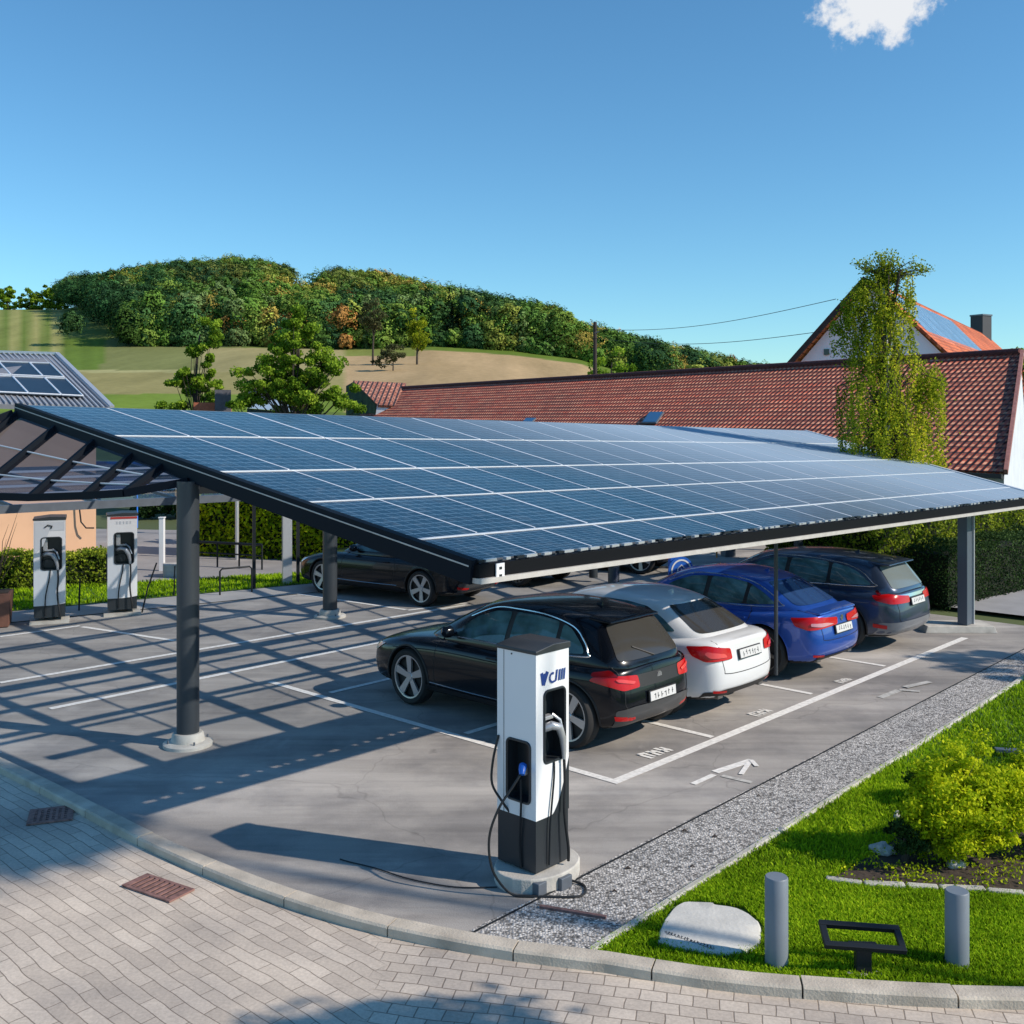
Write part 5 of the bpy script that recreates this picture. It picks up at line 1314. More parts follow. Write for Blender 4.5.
wagon = dict(hatch, L=4.68, wb=2.82, w=.915, r=.372, paint=p_navy, low=low(4.68, 1.0, .96, .915, .74),
    up=[((1.02, .90, .66), (1.98, 1.38, .50)), ((1.50, .93, .80), (2.30, 1.45, .575)), ((2.35, .94, .83), (2.85, 1.49, .60)), ((3.2, .95, .83), (3.35, 1.485, .60)), ((4.15, .96, .79), (4.05, 1.43, .57)), ((4.55, .98, .68), (4.22, 1.39, .52))],
    win=[[(1.62, 1.0), (2.62, 1.02), (2.64, 1.385), (2.35, 1.36), (2.05, 1.26)], [(2.70, 1.02), (3.42, 1.035), (3.42, 1.375), (3.1, 1.39), (2.72, 1.39)], [(3.48, 1.04), (4.20, 1.07), (3.95, 1.25), (3.75, 1.32), (3.48, 1.365)]],
    chrome=[(1.50, .985), (2.2, 1.0), (3.0, 1.01), (3.7, 1.03), (4.24, 1.055), (4.20, 1.11), (3.98, 1.27), (3.7, 1.36), (3.2, 1.41), (2.7, 1.42), (2.3, 1.39), (1.9, 1.25)],
    tl=[(-.42, .80), (-.42, .90), (0, .95), (.25, .92), (.20, .84), (0, .80)], tl2=[(.10, .93), (.13, 1.0), (.17, 1.0), (.17, .93)], rglass=[(-.60, 1.02), (.60, 1.02), (.53, 1.32), (.5, 1.35), (-.5, 1.35), (-.53, 1.32)], spoiler=(4.05, 4.40, .54, 1.425), plate=.80, badge=None,
    panel=[(-.60, .88), (.60, .88), (.60, .93), (-.60, .93)], panelm=chrome, bumper=[(-.80, .24), (.80, .24), (.82, .50), (.5, .52), (-.5, .52), (-.82, .50)], bumpm=mat('bumper_grey', (.16, .17, .19), .35, coat=.6), rimm=rim_grey, double=False, sw=(.024, .03), rgm=mat('pale_rear_glass', (.16, .19, .19), .12), wiper=None, fin=3.6, refl=[(.04, .40), (.04, .46), (.24, .48), (.24, .42)])
wagon['tl3'] = None; sedan['tl3'] = [(-.26, .80), (-.22, .845), (.02, .88), (.05, .85), (-.02, .80)]; sedan['tl3m'] = hatch['tl3m']
coupe = dict(hatch, tl3=None, L=4.7, wb=2.80, w=.92, r=.36, low=low(4.7, 1.0, .93, .92, .72),
    up=[((1.15, .88, .64), (2.10, 1.32, .50)), ((1.60, .90, .78), (2.40, 1.38, .56)), ((2.35, .91, .81), (2.80, 1.40, .58)), ((3.1, .92, .81), (3.10, 1.39, .575)), ((3.9, .94, .74), (3.50, 1.32, .55)), ((4.35, .98, .60), (3.65, 1.27, .49))],
    win=[[(1.75, .98), (2.92, .99), (2.94, 1.30), (2.45, 1.30), (2.15, 1.20)], [(3.0, .99), (3.80, 1.04), (3.5, 1.18), (3.02, 1.30)]], chrome=None, gaps=[[(1.6, .92), (1.52, .7), (1.52, .42), (1.58, .30)], [(2.98, .97), (3.05, .7), (2.95, .30)]],
    handles=[(2.80, .82)], tl=[(-.35, .78), (-.32, .90), (.0, .93), (.26, .90), (.15, .80), (.0, .76)], tl2=None, rglass=sedan['rglass'], spoiler=None, panel=None, mirror=(1.85, 1.0), screen=[(-.6, .97), (.6, .97), (.5, 1.26), (-.5, 1.26)], plate=.70, badge=None, rlines=[], wiper=None)
VA = math.atan2(V.y, V.x)
def car_at(px, py, C, rz=VA, track=None):
    """pixel of the near rear wheel's contact point"""
    p = G(px, py); h = Vector((math.cos(rz), math.sin(rz), 0)); n = Vector((h.y, -h.x, 0))
    return p + n * (C['w'] - .15) + h * C['wb'] / 2
c_ = car_at(579, 749, hatch) + V * .06; make_car('parked_car', 'glossy black hatchback parked nearest the charging post, silver five spoke wheels', c_, VA, hatch)
c_ = car_at(690, 715, sedan) + V * .22 - U * .22; make_car('parked_car', 'white fastback car between the black hatchback and the blue car', c_, VA, sedan)
c_ = car_at(792, 682, blue) + V * .40 + U * .02; make_car('parked_car', 'bright blue saloon car behind the thin black pole', c_, VA, blue)
c_ = car_at(869, 654, wagon) + V * .42 + U * .12; make_car('parked_car', 'dark navy estate car beside the right hand concrete pad', c_, VA, wagon)
c_ = car_at(414, 607, coupe); make_car('parked_car', 'black coupe parked on the far side behind the second steel post', c_, VA + R(8), coupe)
silver = dict(sedan, paint=p_grey)
p = G(560, 588); make_car('parked_car', 'silver car half hidden below the canopy edge, right of the black coupe', p + V * 2.2 + U * .2, VA + R(4), silver)
dark2 = dict(hatch, paint=mat('paint_dark_grey', (.03, .034, .04), .3, .2, coat=1))
p = G(655, 583); make_car('parked_car', 'dark grey car farthest back under the canopy', p + V * 2.6 + U * 1.2, VA + R(20), dark2)
# ------------------------------------------------------------------ terrain, forest
def interp(x, tab): return np.interp(x, [a for a, b in tab], [b for a, b in tab])
crest = [(-400, 318), (0, 309), (60, 309), (110, 302), (170, 292), (240, 286), (300, 297), (370, 300), (430, 315), (500, 330), (560, 344), (600, 359), (660, 371), (730, 387), (800, 404), (900, 416), (1500, 419)]
mid = [(-400, 350), (0, 347), (240, 345), (350, 349), (430, 346), (510, 351), (580, 360), (620, 372), (730, 397), (900, 417), (1500, 419)]
edge = [(-400, 290), (55, 300), (64, 309), (128, 340), (240, 345), (350, 349), (430, 346), (510, 351), (580, 360), (620, 373), (730, 398), (1500, 420)]
def terr_z(px, Y):
    yc = interp(px, crest); ym = interp(px, mid)
    z60 = np.zeros_like(px); z300 = HC + (HY - ym) / F * 300; z480 = HC + (HY - yc) / F * 480
    f = np.clip((Y - 66) / (300 - 66), 0, 1); a = z300 * (f ** 1.25)
    g = np.clip((Y - 300) / 180, 0, 1); b = z300 + (z480 - z300) * (g * (1.35 - .35 * g))
    z = np.where(Y < 300, a, b)
    over = np.clip((Y - 480) / 500, 0, 1); z = z * (1 - over * .9)
    return z
pxs = np.arange(-900, 2101, 6.0); Ys = np.concatenate([np.linspace(62, 300, 90), np.linspace(302, 480, 60), np.linspace(500, 1000, 16), [1600, 2600, 4500]])
PX, YY = np.meshgrid(pxs, Ys); Z = terr_z(PX, YY); Z = Z + np.sin(YY * .05 + PX * .01) * .25 * (YY > 90)
Z[0] = -.2
XX = (PX - 512) / F * YY
Z = np.where(YY > 1500, np.minimum(Z, 4), Z)
nY, nX = PX.shape
co = np.stack([XX, YY, Z], -1).reshape(-1, 3)
i0 = (np.arange(nY - 1)[:, None] * nX + np.arange(nX - 1)[None]).reshape(-1); q = np.stack([i0, i0 + 1, i0 + nX + 1, i0 + nX], 1)
me = bpy.data.meshes.new('hillside'); me.vertices.add(len(co)); me.vertices.foreach_set('co', co.reshape(-1))
me.loops.add(len(q) * 4); me.loops.foreach_set('vertex_index', q.reshape(-1).astype(np.int32)); me.polygons.add(len(q)); me.polygons.foreach_set('loop_start', np.arange(0, len(q) * 4, 4, dtype=np.int32)); me.update(calc_edges=True)
PYs = HY - (Z - HC) * F / YY
col = np.zeros((nY, nX, 3)); col[:] = (.15, .17, .05)
def zone(mask, c): col[mask] = c
pale = np.array((.29, .28, .11)); tan = np.array((.42, .30, .165)); grn = np.array((.13, .20, .035)); sage = np.array((.16, .20, .055))
zone((PYs < 395), sage)
st = (np.sin(PX * .30 + PYs * .02) * .5 + .5)[..., None]
left = (PX < 66 + (PYs - 310) * .02) & (PYs < 362); col = np.where(left[..., None], pale * 1.15 * (1 - st) + np.array((.13, .19, .04)) * st, col)
gm_ = (PX >= 66) & (PX < 108 - (PYs - 340) * .25) & (PYs > 338) & (PYs < 378); col = np.where(gm_[..., None], grn * (1 - .15 * st), col)
mm_ = (PX >= 108 - (PYs - 340) * .25) & (PX < 245) & (PYs >= 338) & (PYs < 370); col = np.where(mm_[..., None], np.array((.19, .205, .075)), col)
zone((PX < 360) & (PYs >= 370) & (PYs < 372.5), (.38, .36, .17)); zone((PX < 360) & (PYs >= 372.5) & (PYs < 394), (.29, .26, .11)); zone((PX < 420) & (PYs >= 394) & (PYs < 412), (.17, .25, .04))
zone((PX >= 200) & (PX < 360) & (PYs > 348) & (PYs < 372), (.33, .29, .14))
zone((PX >= 345) & (PX < 620) & (PYs > interp(PX, edge) + 4) & (PYs < 420), tan)
zone((PX >= 345) & (PX < 420) & (PYs > 345) & (PYs < 356), (.20, .23, .06))
zone((PX >= 420) & (PX < 640) & (PYs > interp(PX, edge) - 2) & (PYs <= interp(PX, edge) + 3.2), (.12, .18, .03))
zone((PYs > 412), (.12, .17, .04))
ca = me.attributes.new('fcol', 'FLOAT_COLOR', 'POINT'); ca.data.foreach_set('color', np.concatenate([col.reshape(-1, 3), np.ones((nY * nX, 1))], 1).reshape(-1).astype(np.float32))
me.materials.append(terrain_m); me.polygons.foreach_set('use_smooth', [True] * len(me.polygons)); o = link_mesh('hillside', me); o['kind'] = 'structure'

# forest: leaf clumps spread over lumpy crowns
def crown_template(n, seed, conifer=False, round_=1.0):
    g = np.random.default_rng(seed); d = g.normal(size=(n, 3)); d /= np.linalg.norm(d, axis=1)[:, None]; d[:, 2] = np.where(d[:, 2] < -.55, -d[:, 2], d[:, 2])
    lump = 1 + .22 * np.sin(d[:, 0] * 5 + seed) * np.sin(d[:, 1] * 6 + seed) + .16 * np.sin(d[:, 2] * 9 + d[:, 0] * 7) + g.normal(size=n) * .05
    P = d * lump[:, None]
    if conifer:
        h = g.random(n) ** 1.3; a = g.random(n) * 2 * math.pi; r = (1 - h) * (.85 + .25 * np.sin(h * 40)) * .62
        P = np.stack([np.cos(a) * r, np.sin(a) * r, h * 2.6 - 1], 1)
    e = g.normal(size=(n, 3)); nn = P + g.normal(size=(n, 3)) * .30; nn /= np.linalg.norm(nn, axis=1)[:, None]
    a = np.cross(nn, e); a /= np.linalg.norm(a, axis=1)[:, None]; b = np.cross(nn, a); s = (.045 + .055 * g.random(n))[:, None]
    return P, a * s, b * s, (lump - 1) * .9
temps = [crown_template(1300, k) for k in range(6)] + [crown_template(800, 20 + k, True) for k in range(2)]
fr_ = np.random.default_rng(11); allv = []; allc = []
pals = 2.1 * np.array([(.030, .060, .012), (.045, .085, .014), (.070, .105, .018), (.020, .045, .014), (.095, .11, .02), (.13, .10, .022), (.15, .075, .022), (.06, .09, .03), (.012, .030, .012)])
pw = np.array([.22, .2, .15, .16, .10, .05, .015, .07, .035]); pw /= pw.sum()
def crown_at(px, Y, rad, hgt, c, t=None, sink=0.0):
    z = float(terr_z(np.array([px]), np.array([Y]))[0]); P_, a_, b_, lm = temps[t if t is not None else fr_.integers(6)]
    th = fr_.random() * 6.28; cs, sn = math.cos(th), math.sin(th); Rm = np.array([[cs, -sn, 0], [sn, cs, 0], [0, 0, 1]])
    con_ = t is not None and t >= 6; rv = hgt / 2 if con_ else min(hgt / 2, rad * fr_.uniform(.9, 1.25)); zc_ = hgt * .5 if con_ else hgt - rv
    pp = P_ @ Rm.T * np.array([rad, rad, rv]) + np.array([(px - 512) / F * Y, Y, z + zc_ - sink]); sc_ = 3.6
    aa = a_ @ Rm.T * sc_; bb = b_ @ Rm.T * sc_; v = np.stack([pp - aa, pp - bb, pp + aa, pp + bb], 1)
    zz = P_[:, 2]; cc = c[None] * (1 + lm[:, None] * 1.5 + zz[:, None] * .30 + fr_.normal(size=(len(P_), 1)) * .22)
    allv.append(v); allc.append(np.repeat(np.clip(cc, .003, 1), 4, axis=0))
n_tree = 0
while n_tree < 1650:
    px = fr_.uniform(40, 770); Y = 262 + (505 - 262) * fr_.random() ** .8
    y = HY - (float(terr_z(np.array([px]), np.array([Y]))[0]) - HC) * F / Y
    e_ = float(interp(np.array([px]), edge)[0])
    if Y < 300: continue
    if Y < 312 and False: continue
    if y > e_ + 1.0 and Y > 301: continue
    if px < 62: continue
    if abs(px - 307) < 18 and Y > 392: continue
    if abs(px - 307) < 22 and Y > 360 and fr_.random() < .5: continue
    con = fr_.random() < (.30 if 330 < px < 470 and Y < 360 else .0)
    pn = math.sin(px * .045 + Y * .021) + math.sin(px * .021 - Y * .037 + 2) + fr_.normal() * .55
    c = pals[(3 if fr_.random() < .6 else 8) if pn < -.75 else (0 if fr_.random() < .7 else 7) if pn < .15 else (1 if fr_.random() < .7 else 2) if pn < 1.0 else fr_.choice([2, 4, 4, 5, 1])] * (.86 + fr_.normal() * .12)
    if fr_.random() < .02: c = pals[6]
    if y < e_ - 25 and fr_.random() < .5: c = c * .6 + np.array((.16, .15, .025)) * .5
    if px < 190 and fr_.random() < .6: c = np.array((.030, .080, .026)) * (1 + fr_.normal() * .2)
    rad = fr_.uniform(2.8, 6.2); hg = fr_.uniform(9.5, 14.0) * (1.0 if px < 560 else .8)
    if con: c = np.array((.010, .026, .012)) * (1 + fr_.normal() * .2); hg *= .72; rad *= .95
    crown_at(px, Y, rad, hg, c, fr_.integers(6, 8) if con else None); n_tree += 1
# front row along the field edge: full crowns down to the ground
for px in np.arange(128, 735, 6.5):
    p_ = px + fr_.normal() * 2; c = pals[fr_.choice(len(pals), p=pw)] * (1 + fr_.normal() * .15)
    Y = 300 + fr_.uniform(0, 6); con = (330 < px < 460) and fr_.random() < .35
    crown_at(p_, Y, fr_.uniform(3, 4.8), fr_.uniform(9, 16) * (1 if px < 560 else .62), c if not con else np.array((.010, .024, .012)), 6 if con else None, sink=1)
    crown_at(p_ + 3, Y - 2, fr_.uniform(2.2, 3.4), fr_.uniform(5, 7), c * .8, None, sink=1.5)
for k in range(30):   # western flank running up to the crest
    f = k / 29; px = 64 + (130 - 64) * f + fr_.normal() * 2; Y = 480 - f * 178
    crown_at(px, Y, fr_.uniform(4, 5.5), fr_.uniform(11, 15), np.array((.016, .045, .016)) * (1 + fr_.normal() * .25), sink=1)
# the steep knolls at either side of the notch
for k in range(0):
    px = fr_.choice([fr_.uniform(262, 300), fr_.uniform(313, 372)]); Y = fr_.uniform(440, 485); crown_at(px, Y, fr_.uniform(4.5, 6), 15.5 + fr_.uniform(0, 2), pals[fr_.choice([0, 2, 4, 5])])
v = np.concatenate(allv).reshape(-1, 3); c = np.concatenate(allc); n = len(v) // 4
me = bpy.data.meshes.new('forest'); me.vertices.add(len(v)); me.vertices.foreach_set('co', v.reshape(-1)); me.loops.add(n * 4); me.loops.foreach_set('vertex_index', np.arange(n * 4, dtype=np.int32))
me.polygons.add(n); me.polygons.foreach_set('loop_start', np.arange(0, n * 4, 4, dtype=np.int32)); me.update(calc_edges=True)
ca = me.attributes.new('fcol', 'FLOAT_COLOR', 'POINT'); ca.data.foreach_set('color', np.concatenate([c, np.ones((len(c), 1))], 1).reshape(-1).astype(np.float32))
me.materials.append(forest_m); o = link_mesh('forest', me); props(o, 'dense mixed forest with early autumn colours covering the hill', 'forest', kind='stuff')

# single trees on the ridge and in the field
def ztr(px, Y): return float(terr_z(np.array([float(px)]), np.array([float(Y)]))[0])
for k, (px, Hh_, m_, lb) in enumerate(((8, 9.5, lf_dark, 'rounded dark tree cut off by the left edge, on the bare ridge'), (30, 8.6, lf_dark, 'darker of the two round trees standing together on the ridge'), (47, 10, lf_green, 'lighter green tree on the ridge, next to the forest end'), (60, 10.5, lf_dark, 'dark tree on the ridge touching the western end of the forest'))):
    Hh_ *= 1.3; tree('ridge_tree', lb, (at(px, 470).x, 470, ztr(px, 470) - 1.5), Hh_, [(0, 0, Hh_ * .48, 5.4 if k else 4.4, 4, Hh_ * .46)], lf_green, 4200, .8, .3, clusters=34, spread=1.5, seed=40 + k, tone=.12, limbs=5)
Y = 230
tree('field_tree', 'tall slim tree with bare trunk and thin olive crown at the field edge', (at(373, Y).x, Y, ztr(373, Y) - .3), 16, [(0, 0, 11.5, 3.2, 3, 3.4), (-.8, 0, 9.5, 2.2, 2, 1.6)], lf_olive, 3000, .42, .28, clusters=44, spread=.9, seed=61, limbs=14, trunk_top=.8)
tree('field_tree', 'slender olive green tree with yellow side, alone in the ploughed field', (at(417, Y).x, Y, ztr(417, Y) - .3), 13, [(0, 0, 9, 2.2, 2, 4.4), (.9, 0, 5.5, 2.6, 2.2, 2.6)], lf_birch, 4200, .40, .25, clusters=56, spread=.85, seed=62, limbs=12, trunk_top=.85)
tree('field_tree', 'low spreading bushy tree between the two field trees', (at(393, 210).x, 210, ztr(393, 210) - .3), 6.5, [(0, 0, 4.2, 3.6, 2.4, 1.6), (-1.6, 0, 2.6, 2.6, 2, 1.3)], lf_olive, 2200, .38, .15, clusters=34, spread=.8, seed=63, limbs=9)
Y = 150
tree('bushy_tree', 'dense green tree beside the utility pole, behind the red roof', (at(612, Y).x, Y, ztr(612, Y) - 1), 10.5, [(0, 0, 6, 3.6, 3, 4.0), (1.6, 0, 4, 3.2, 3, 2.6)], lf_green, 5200, .42, .3, clusters=70, spread=.85, seed=64, tone=.12)
tree('bushy_tree', 'low yellowish bush tree left of the utility pole', (at(583, Y).x, Y, ztr(583, Y) - 1), 6, [(0, 0, 3, 2.8, 2.4, 2.2)], lf_birch, 2600, .36, .2, clusters=34, spread=.7, seed=65)
tree('bushy_tree', 'olive bush tree right of the utility pole', (at(648, 170).x, 170, ztr(648, 170) - 1), 9, [(0, 0, 3.6, 4.6, 3, 3.0)], lf_olive, 3200, .42, .2, clusters=44, spread=.9, seed=66)
tree('bushy_tree', 'tree top peeking over the orange roof at the right edge', (at(1030, 60).x, 60, 0), 8.4, [(0, 0, 6.6, 1.6, 1.5, 1.6)], lf_green, 3000, .2, .15, clusters=30, spread=.5, seed=67)

# nearer trees behind the canopy
T1 = at(197, 44); 
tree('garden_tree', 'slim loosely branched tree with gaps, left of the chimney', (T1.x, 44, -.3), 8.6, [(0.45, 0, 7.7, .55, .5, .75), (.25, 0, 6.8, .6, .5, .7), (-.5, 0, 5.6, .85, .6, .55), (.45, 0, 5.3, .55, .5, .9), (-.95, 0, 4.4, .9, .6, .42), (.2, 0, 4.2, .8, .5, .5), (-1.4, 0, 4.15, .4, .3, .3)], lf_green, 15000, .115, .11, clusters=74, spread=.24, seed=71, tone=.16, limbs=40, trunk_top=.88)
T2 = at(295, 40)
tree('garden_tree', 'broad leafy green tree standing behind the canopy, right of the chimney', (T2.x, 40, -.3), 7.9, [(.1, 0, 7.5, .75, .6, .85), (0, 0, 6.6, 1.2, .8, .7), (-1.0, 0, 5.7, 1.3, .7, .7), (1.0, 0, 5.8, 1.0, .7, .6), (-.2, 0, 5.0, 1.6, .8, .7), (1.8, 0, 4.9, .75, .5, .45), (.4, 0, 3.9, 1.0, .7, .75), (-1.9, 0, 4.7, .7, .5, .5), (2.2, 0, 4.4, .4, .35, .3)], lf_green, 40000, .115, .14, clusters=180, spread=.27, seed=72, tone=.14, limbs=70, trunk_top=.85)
# weeping birch
def birch():
    b = at(889, 25.6); root = empty('weeping_birch', b, 0, 'tall weeping birch with white trunk and yellow green hanging foliage, by the red roof', 'tree')
    rb = random.Random(5); t = MB(); pts = [(0, 0, 0), (.02, 0, 1.5), (-.02, 0, 3.2), (-.05, 0, 5), (-.12, 0, 6.4), (-.15, 0, 7.4)]
    t.tube(smooth_line([Vector(p) for p in pts], 4), [.11 * (1 - .8 * k / 20) for k in range(21)], 9)
    P = []; tint = []
    def add_strand(x, y, z, ln, n, w=.035, tn=0):
        sw = rb.uniform(-.06, .06)
        for k in range(n):
            f = rb.random(); P.append((x + sw * f + rb.gauss(0, w * (1 + f)), y + rb.gauss(0, w), z - f * ln + rb.gauss(0, .02))); tint.append(.42 + tn + rb.gauss(0, .16) - f * .05)
    tw = MB()
    for i in range(520):
        f = rb.random() ** 1.15; z0_ = 2.6 + f * 4.6
        hw = np.interp(z0_, [2, 3.4, 4.6, 5.6, 6.6, 7.4], [1.30, 1.32, 1.28, .95, .95, .70]); a = rb.uniform(0, 6.28); rr_ = hw * math.sqrt(rb.random())
        x = math.cos(a) * rr_; y = math.sin(a) * rr_ * .85; 
        if z0_ > 4.9 and x > .55: continue
        if z0_ > 5.4: x -= .12
        add_strand(x, y, z0_, rb.uniform(.5, 1.25), 62, tn=rb.gauss(.12, .20) + (.10 if x > 0 else -.04) - (.12 if z0_ > 5.6 else 0))
        if i % 5 == 0:
            zt = min(z0_ * .9 + .2, 7.2); tw.tube([Vector((-.05, 0, zt * .92)), Vector((x * .5, y * .5, z0_ + .2)), Vector((x, y, z0_)), Vector((x * 1.03, y, z0_ - .4))], [.03, .02, .012, .004], 5)
    # arching bough to the left and loose twigs at the top
    for (cx, cz, n_) in ((-.95, 6.5, 10), (-1.15, 6.2, 9), (-.8, 6.8, 9), (-1.02, 5.7, 6), (-.45, 7.15, 9), (-.9, 5.2, 3)):
        for k in range(n_ * 2): add_strand(cx + rb.gauss(0, .13), rb.gauss(0, .2), cz + rb.gauss(0, .08), rb.uniform(.15, .5), 34, tn=-.14)
    for k in range(40):
        a = rb.uniform(-1.0, 1.35); ln = rb.uniform(.5, 1.15); p0 = Vector((-.12, 0, 7.0)); p1 = p0 + Vector((math.sin(a) * ln * .8 + .1, rb.uniform(-.3, .3), math.cos(a) * ln * .55 + .1)); p2 = p1 + Vector((math.sin(a) * .3, 0, .02))
        tw.tube([p0, p0.lerp(p1, .5) + UP * .08, p1, p2], [.02, .014, .009, .003], 5)
        for q in range(75):
            f = rb.random(); w_ = p0.lerp(p1, f) if f < .7 else p1.lerp(p2, (f - .7) / .3); P.append((w_.x + rb.gauss(0, .05), w_.y + rb.gauss(0, .05), w_.z + rb.gauss(.03, .06))); tint.append(.30 + rb.gauss(0, .15))
    for k in range(70):
        x = .95 + rb.gauss(0, .18); add_strand(x, rb.gauss(0, .25), 4.75 + rb.gauss(0, .22), rb.uniform(.3, 1.0), 40, tn=-.02)
    t.build('trunk', birch_bark, root, smooth=True); tw.build('branches', bark, root, smooth=True)
    leaf_mesh('crown', np.array(P), .064, lf_birch, np.array(tint) + .06, root, .7)
birch()
for (x, y, h_, lb) in ((891, 567, 3.0, 'left of two thin pale young trunks before the hedge'), (908, 572, 2.9, 'right of two thin pale young trunks before the hedge')):
    p = G(x, y); r = empty('sapling', p, 0, lb, 'tree', 'thin pale trunks under the canopy edge'); t = MB(); t.tube([(0, 0, 0), (-.02, 0, 1.2), (-.05, 0, h_)], [.045, .04, .03], 8); t.build('trunk', birch_bark, r, smooth=True)
    Pn = rng.normal(size=(900, 3)) * (.35, .35, .25) + (0, 0, h_ + .1); leaf_mesh('crown', Pn, .07, lf_birch, .45 + rng.normal(size=900) * .2, r)

# ------------------------------------------------------------------ hedges
hedge('hedge', 'tall sunlit hedge behind the second steel post, left of the black coupe', G(205, 553), G(470, 566), 1.2, 2.1, lf_yel, 26000, .12, 1)
p0 = at(560, 33); 
hedge('hedge', 'dark hedge at the back under the middle of the canopy', at(470, 35), at(742, 31), 1.2, 1.9, lf_dark, 18000, .13, 2)
hedge('hedge', 'bright hedge between the birch trunk and the dark back hedge', at(775, 27.5), at(905, 25.5), 1.1, 1.75, lf_hedge, 16000, .10, 3)
hedge('hedge', 'clipped dark front hedge beside the rear path at the right', gend + U * .75 + V * 2.65, gend + U * 12 + V * 1.5, .9, 1.15, lf_dark, 42000, .05, 4)
hedge('hedge', 'taller yellow green hedge behind the clipped dark one at the right', gend + U * .3 + V * 3.9, gend + U * 12 + V * 2.7, 1.0, 1.62, lf_hedge, 42000, .075, 5)
hedge('hedge', 'low clipped hedge in front of the peach wall behind the charging posts', P1 - dP * 6 + nP * 5.3, P1 + dP * 3.1 + nP * 4.0, .7, .72, lf_hedge, 26000, .07, 6)
bush('dark_shrub', 'dark bushes far left behind the street', at(200, 40), [(0, 0, .9, 2.0, 1, 1.0), (-1.5, 0, .8, 1.2, 1, .9)], lf_dark, 6000, .16, 50, .35, 8)
bush('round_shrub', 'sunlit round shrub beside the tall hedge and the thick steel post', at(222, 31.5), [(0, 0, .8, .75, .6, .8)], lf_yel, 5000, .10, 40, .25, 12, -.1)

# ------------------------------------------------------------------ buildings
def quad_uv(name, pts, m, parent, uvscale=None, th=0):
    """pts a(left,low) b(right,low) c(right,high) d(left,high)"""
    a, b, c, d = [Vector(p) for p in pts]
    me = bpy.data.meshes.new(name); vs = [a, b, c, d]; fs = [(0, 1, 2, 3)]
    if th:
        n = (b - a).cross(d - a).normalized(); vs += [p - n * th for p in vs[:4]]; fs += [(0, 4, 5, 1), (1, 5, 6, 2), (2, 6, 7, 3), (3, 7, 4, 0), (7, 6, 5, 4)]
    me.from_pydata([tuple(v) for v in vs], [], fs); me.materials.append(m)
    uv = me.uv_layers.new(name='UVMap'); ux = (b - a).normalized()
    for p in me.polygons:
        for li in p.loop_indices:
            v = Vector(me.vertices[me.loops[li].vertex_index].co) - a; x = v.dot(ux); y = (v - ux * x).length; uv.data[li].uv = (x, y)
    return link_mesh(name, me, parent)
def poly_obj(name, pts, m, parent):
    me = bpy.data.meshes.new(name); me.from_pydata([tuple(p) for p in pts], [], [tuple(range(len(pts)))]); me.materials.append(m); return link_mesh(name, me, parent)
# long red-roofed barn
R1 = at(1020, 34, 3.7 + 68 * 34 / F); bd = Vector((-.531, .847, 0)).normalized(); Lb = 47
E1 = at(1003, 28, 3.7 - 52 * 28 / F)
R2 = R1 + bd * Lb; E2 = E1 + bd * Lb
barn = empty('red_roof_building', Vector((R1.x, R1.y, 0)), 0, 'long low building with a steep dark red tiled roof', 'building')
bo = Vector((R1.x, R1.y, 0)); lb = lambda p: Vector(p) - bo
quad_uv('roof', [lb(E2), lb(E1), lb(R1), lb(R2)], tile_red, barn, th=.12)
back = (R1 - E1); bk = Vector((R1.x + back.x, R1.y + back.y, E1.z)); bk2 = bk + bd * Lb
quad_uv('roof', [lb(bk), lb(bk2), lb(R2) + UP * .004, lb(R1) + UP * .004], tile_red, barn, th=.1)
t = MB(); t.tube([lb(R1) + UP * .02, lb(R2) + UP * .02], .11, 8); t.build('ridge', mat('ridge_tile', (.09, .02, .02), .8, noise=.3), barn)
t = MB(); t.beam(lb(E1) - back * .01 + UP * -.08, lb(E2) + UP * -.08, .13, .12); t.build('gutter', mat('gutter_dark', (.03, .03, .035), .5), barn)
t = MB(); t.beam(lb(E1) - bd * .08, lb(R1) - bd * .08, .10, .16); t.build('verge_board', mat('verge_pink', (.33, .14, .12), .7, noise=.2), barn)
ins = (R1 - E1).copy(); ins.z = 0; ins.normalize()
wl0 = lb(E1) + ins * .35; wl1 = lb(E2) + ins * .35
t = MB(); zt = E1.z - .02; d_ = ins * 2.4
t.add([(wl0.x, wl0.y, 0), (wl1.x, wl1.y, 0), (wl1.x, wl1.y, zt), (wl0.x, wl0.y, zt)], [(0, 1, 2, 3)]); t.build('wall', plaster_w, barn)
bk_in = lb(bk) - ins * .35
t = MB(); g0_ = wl0 + bd * .12; g1_ = bk_in + bd * .12; t.add([(g0_.x, g0_.y, 0), (g1_.x, g1_.y, 0), (g1_.x, g1_.y, zt), (lb(R1).x, lb(R1).y, R1.z - .15), (g0_.x, g0_.y, zt)], [(0, 1, 2, 3, 4)]); t.build('gable_wall', plaster_w, barn)
for k in range(3):
    c = wl0 + bd * (.9 + 1.5 * k) + UP * 1.7; t = MB(); t.box((c.x, c.y, 1.75), (.5, .10, .7), math.atan2(bd.y, bd.x)); f_ = t.build('window', MATS['white_panel'], barn); t = MB(); t.box((c.x, c.y, 1.75), (.4, .13, .6), math.atan2(bd.y, bd.x)); t.build('pane', win_glass, f_)
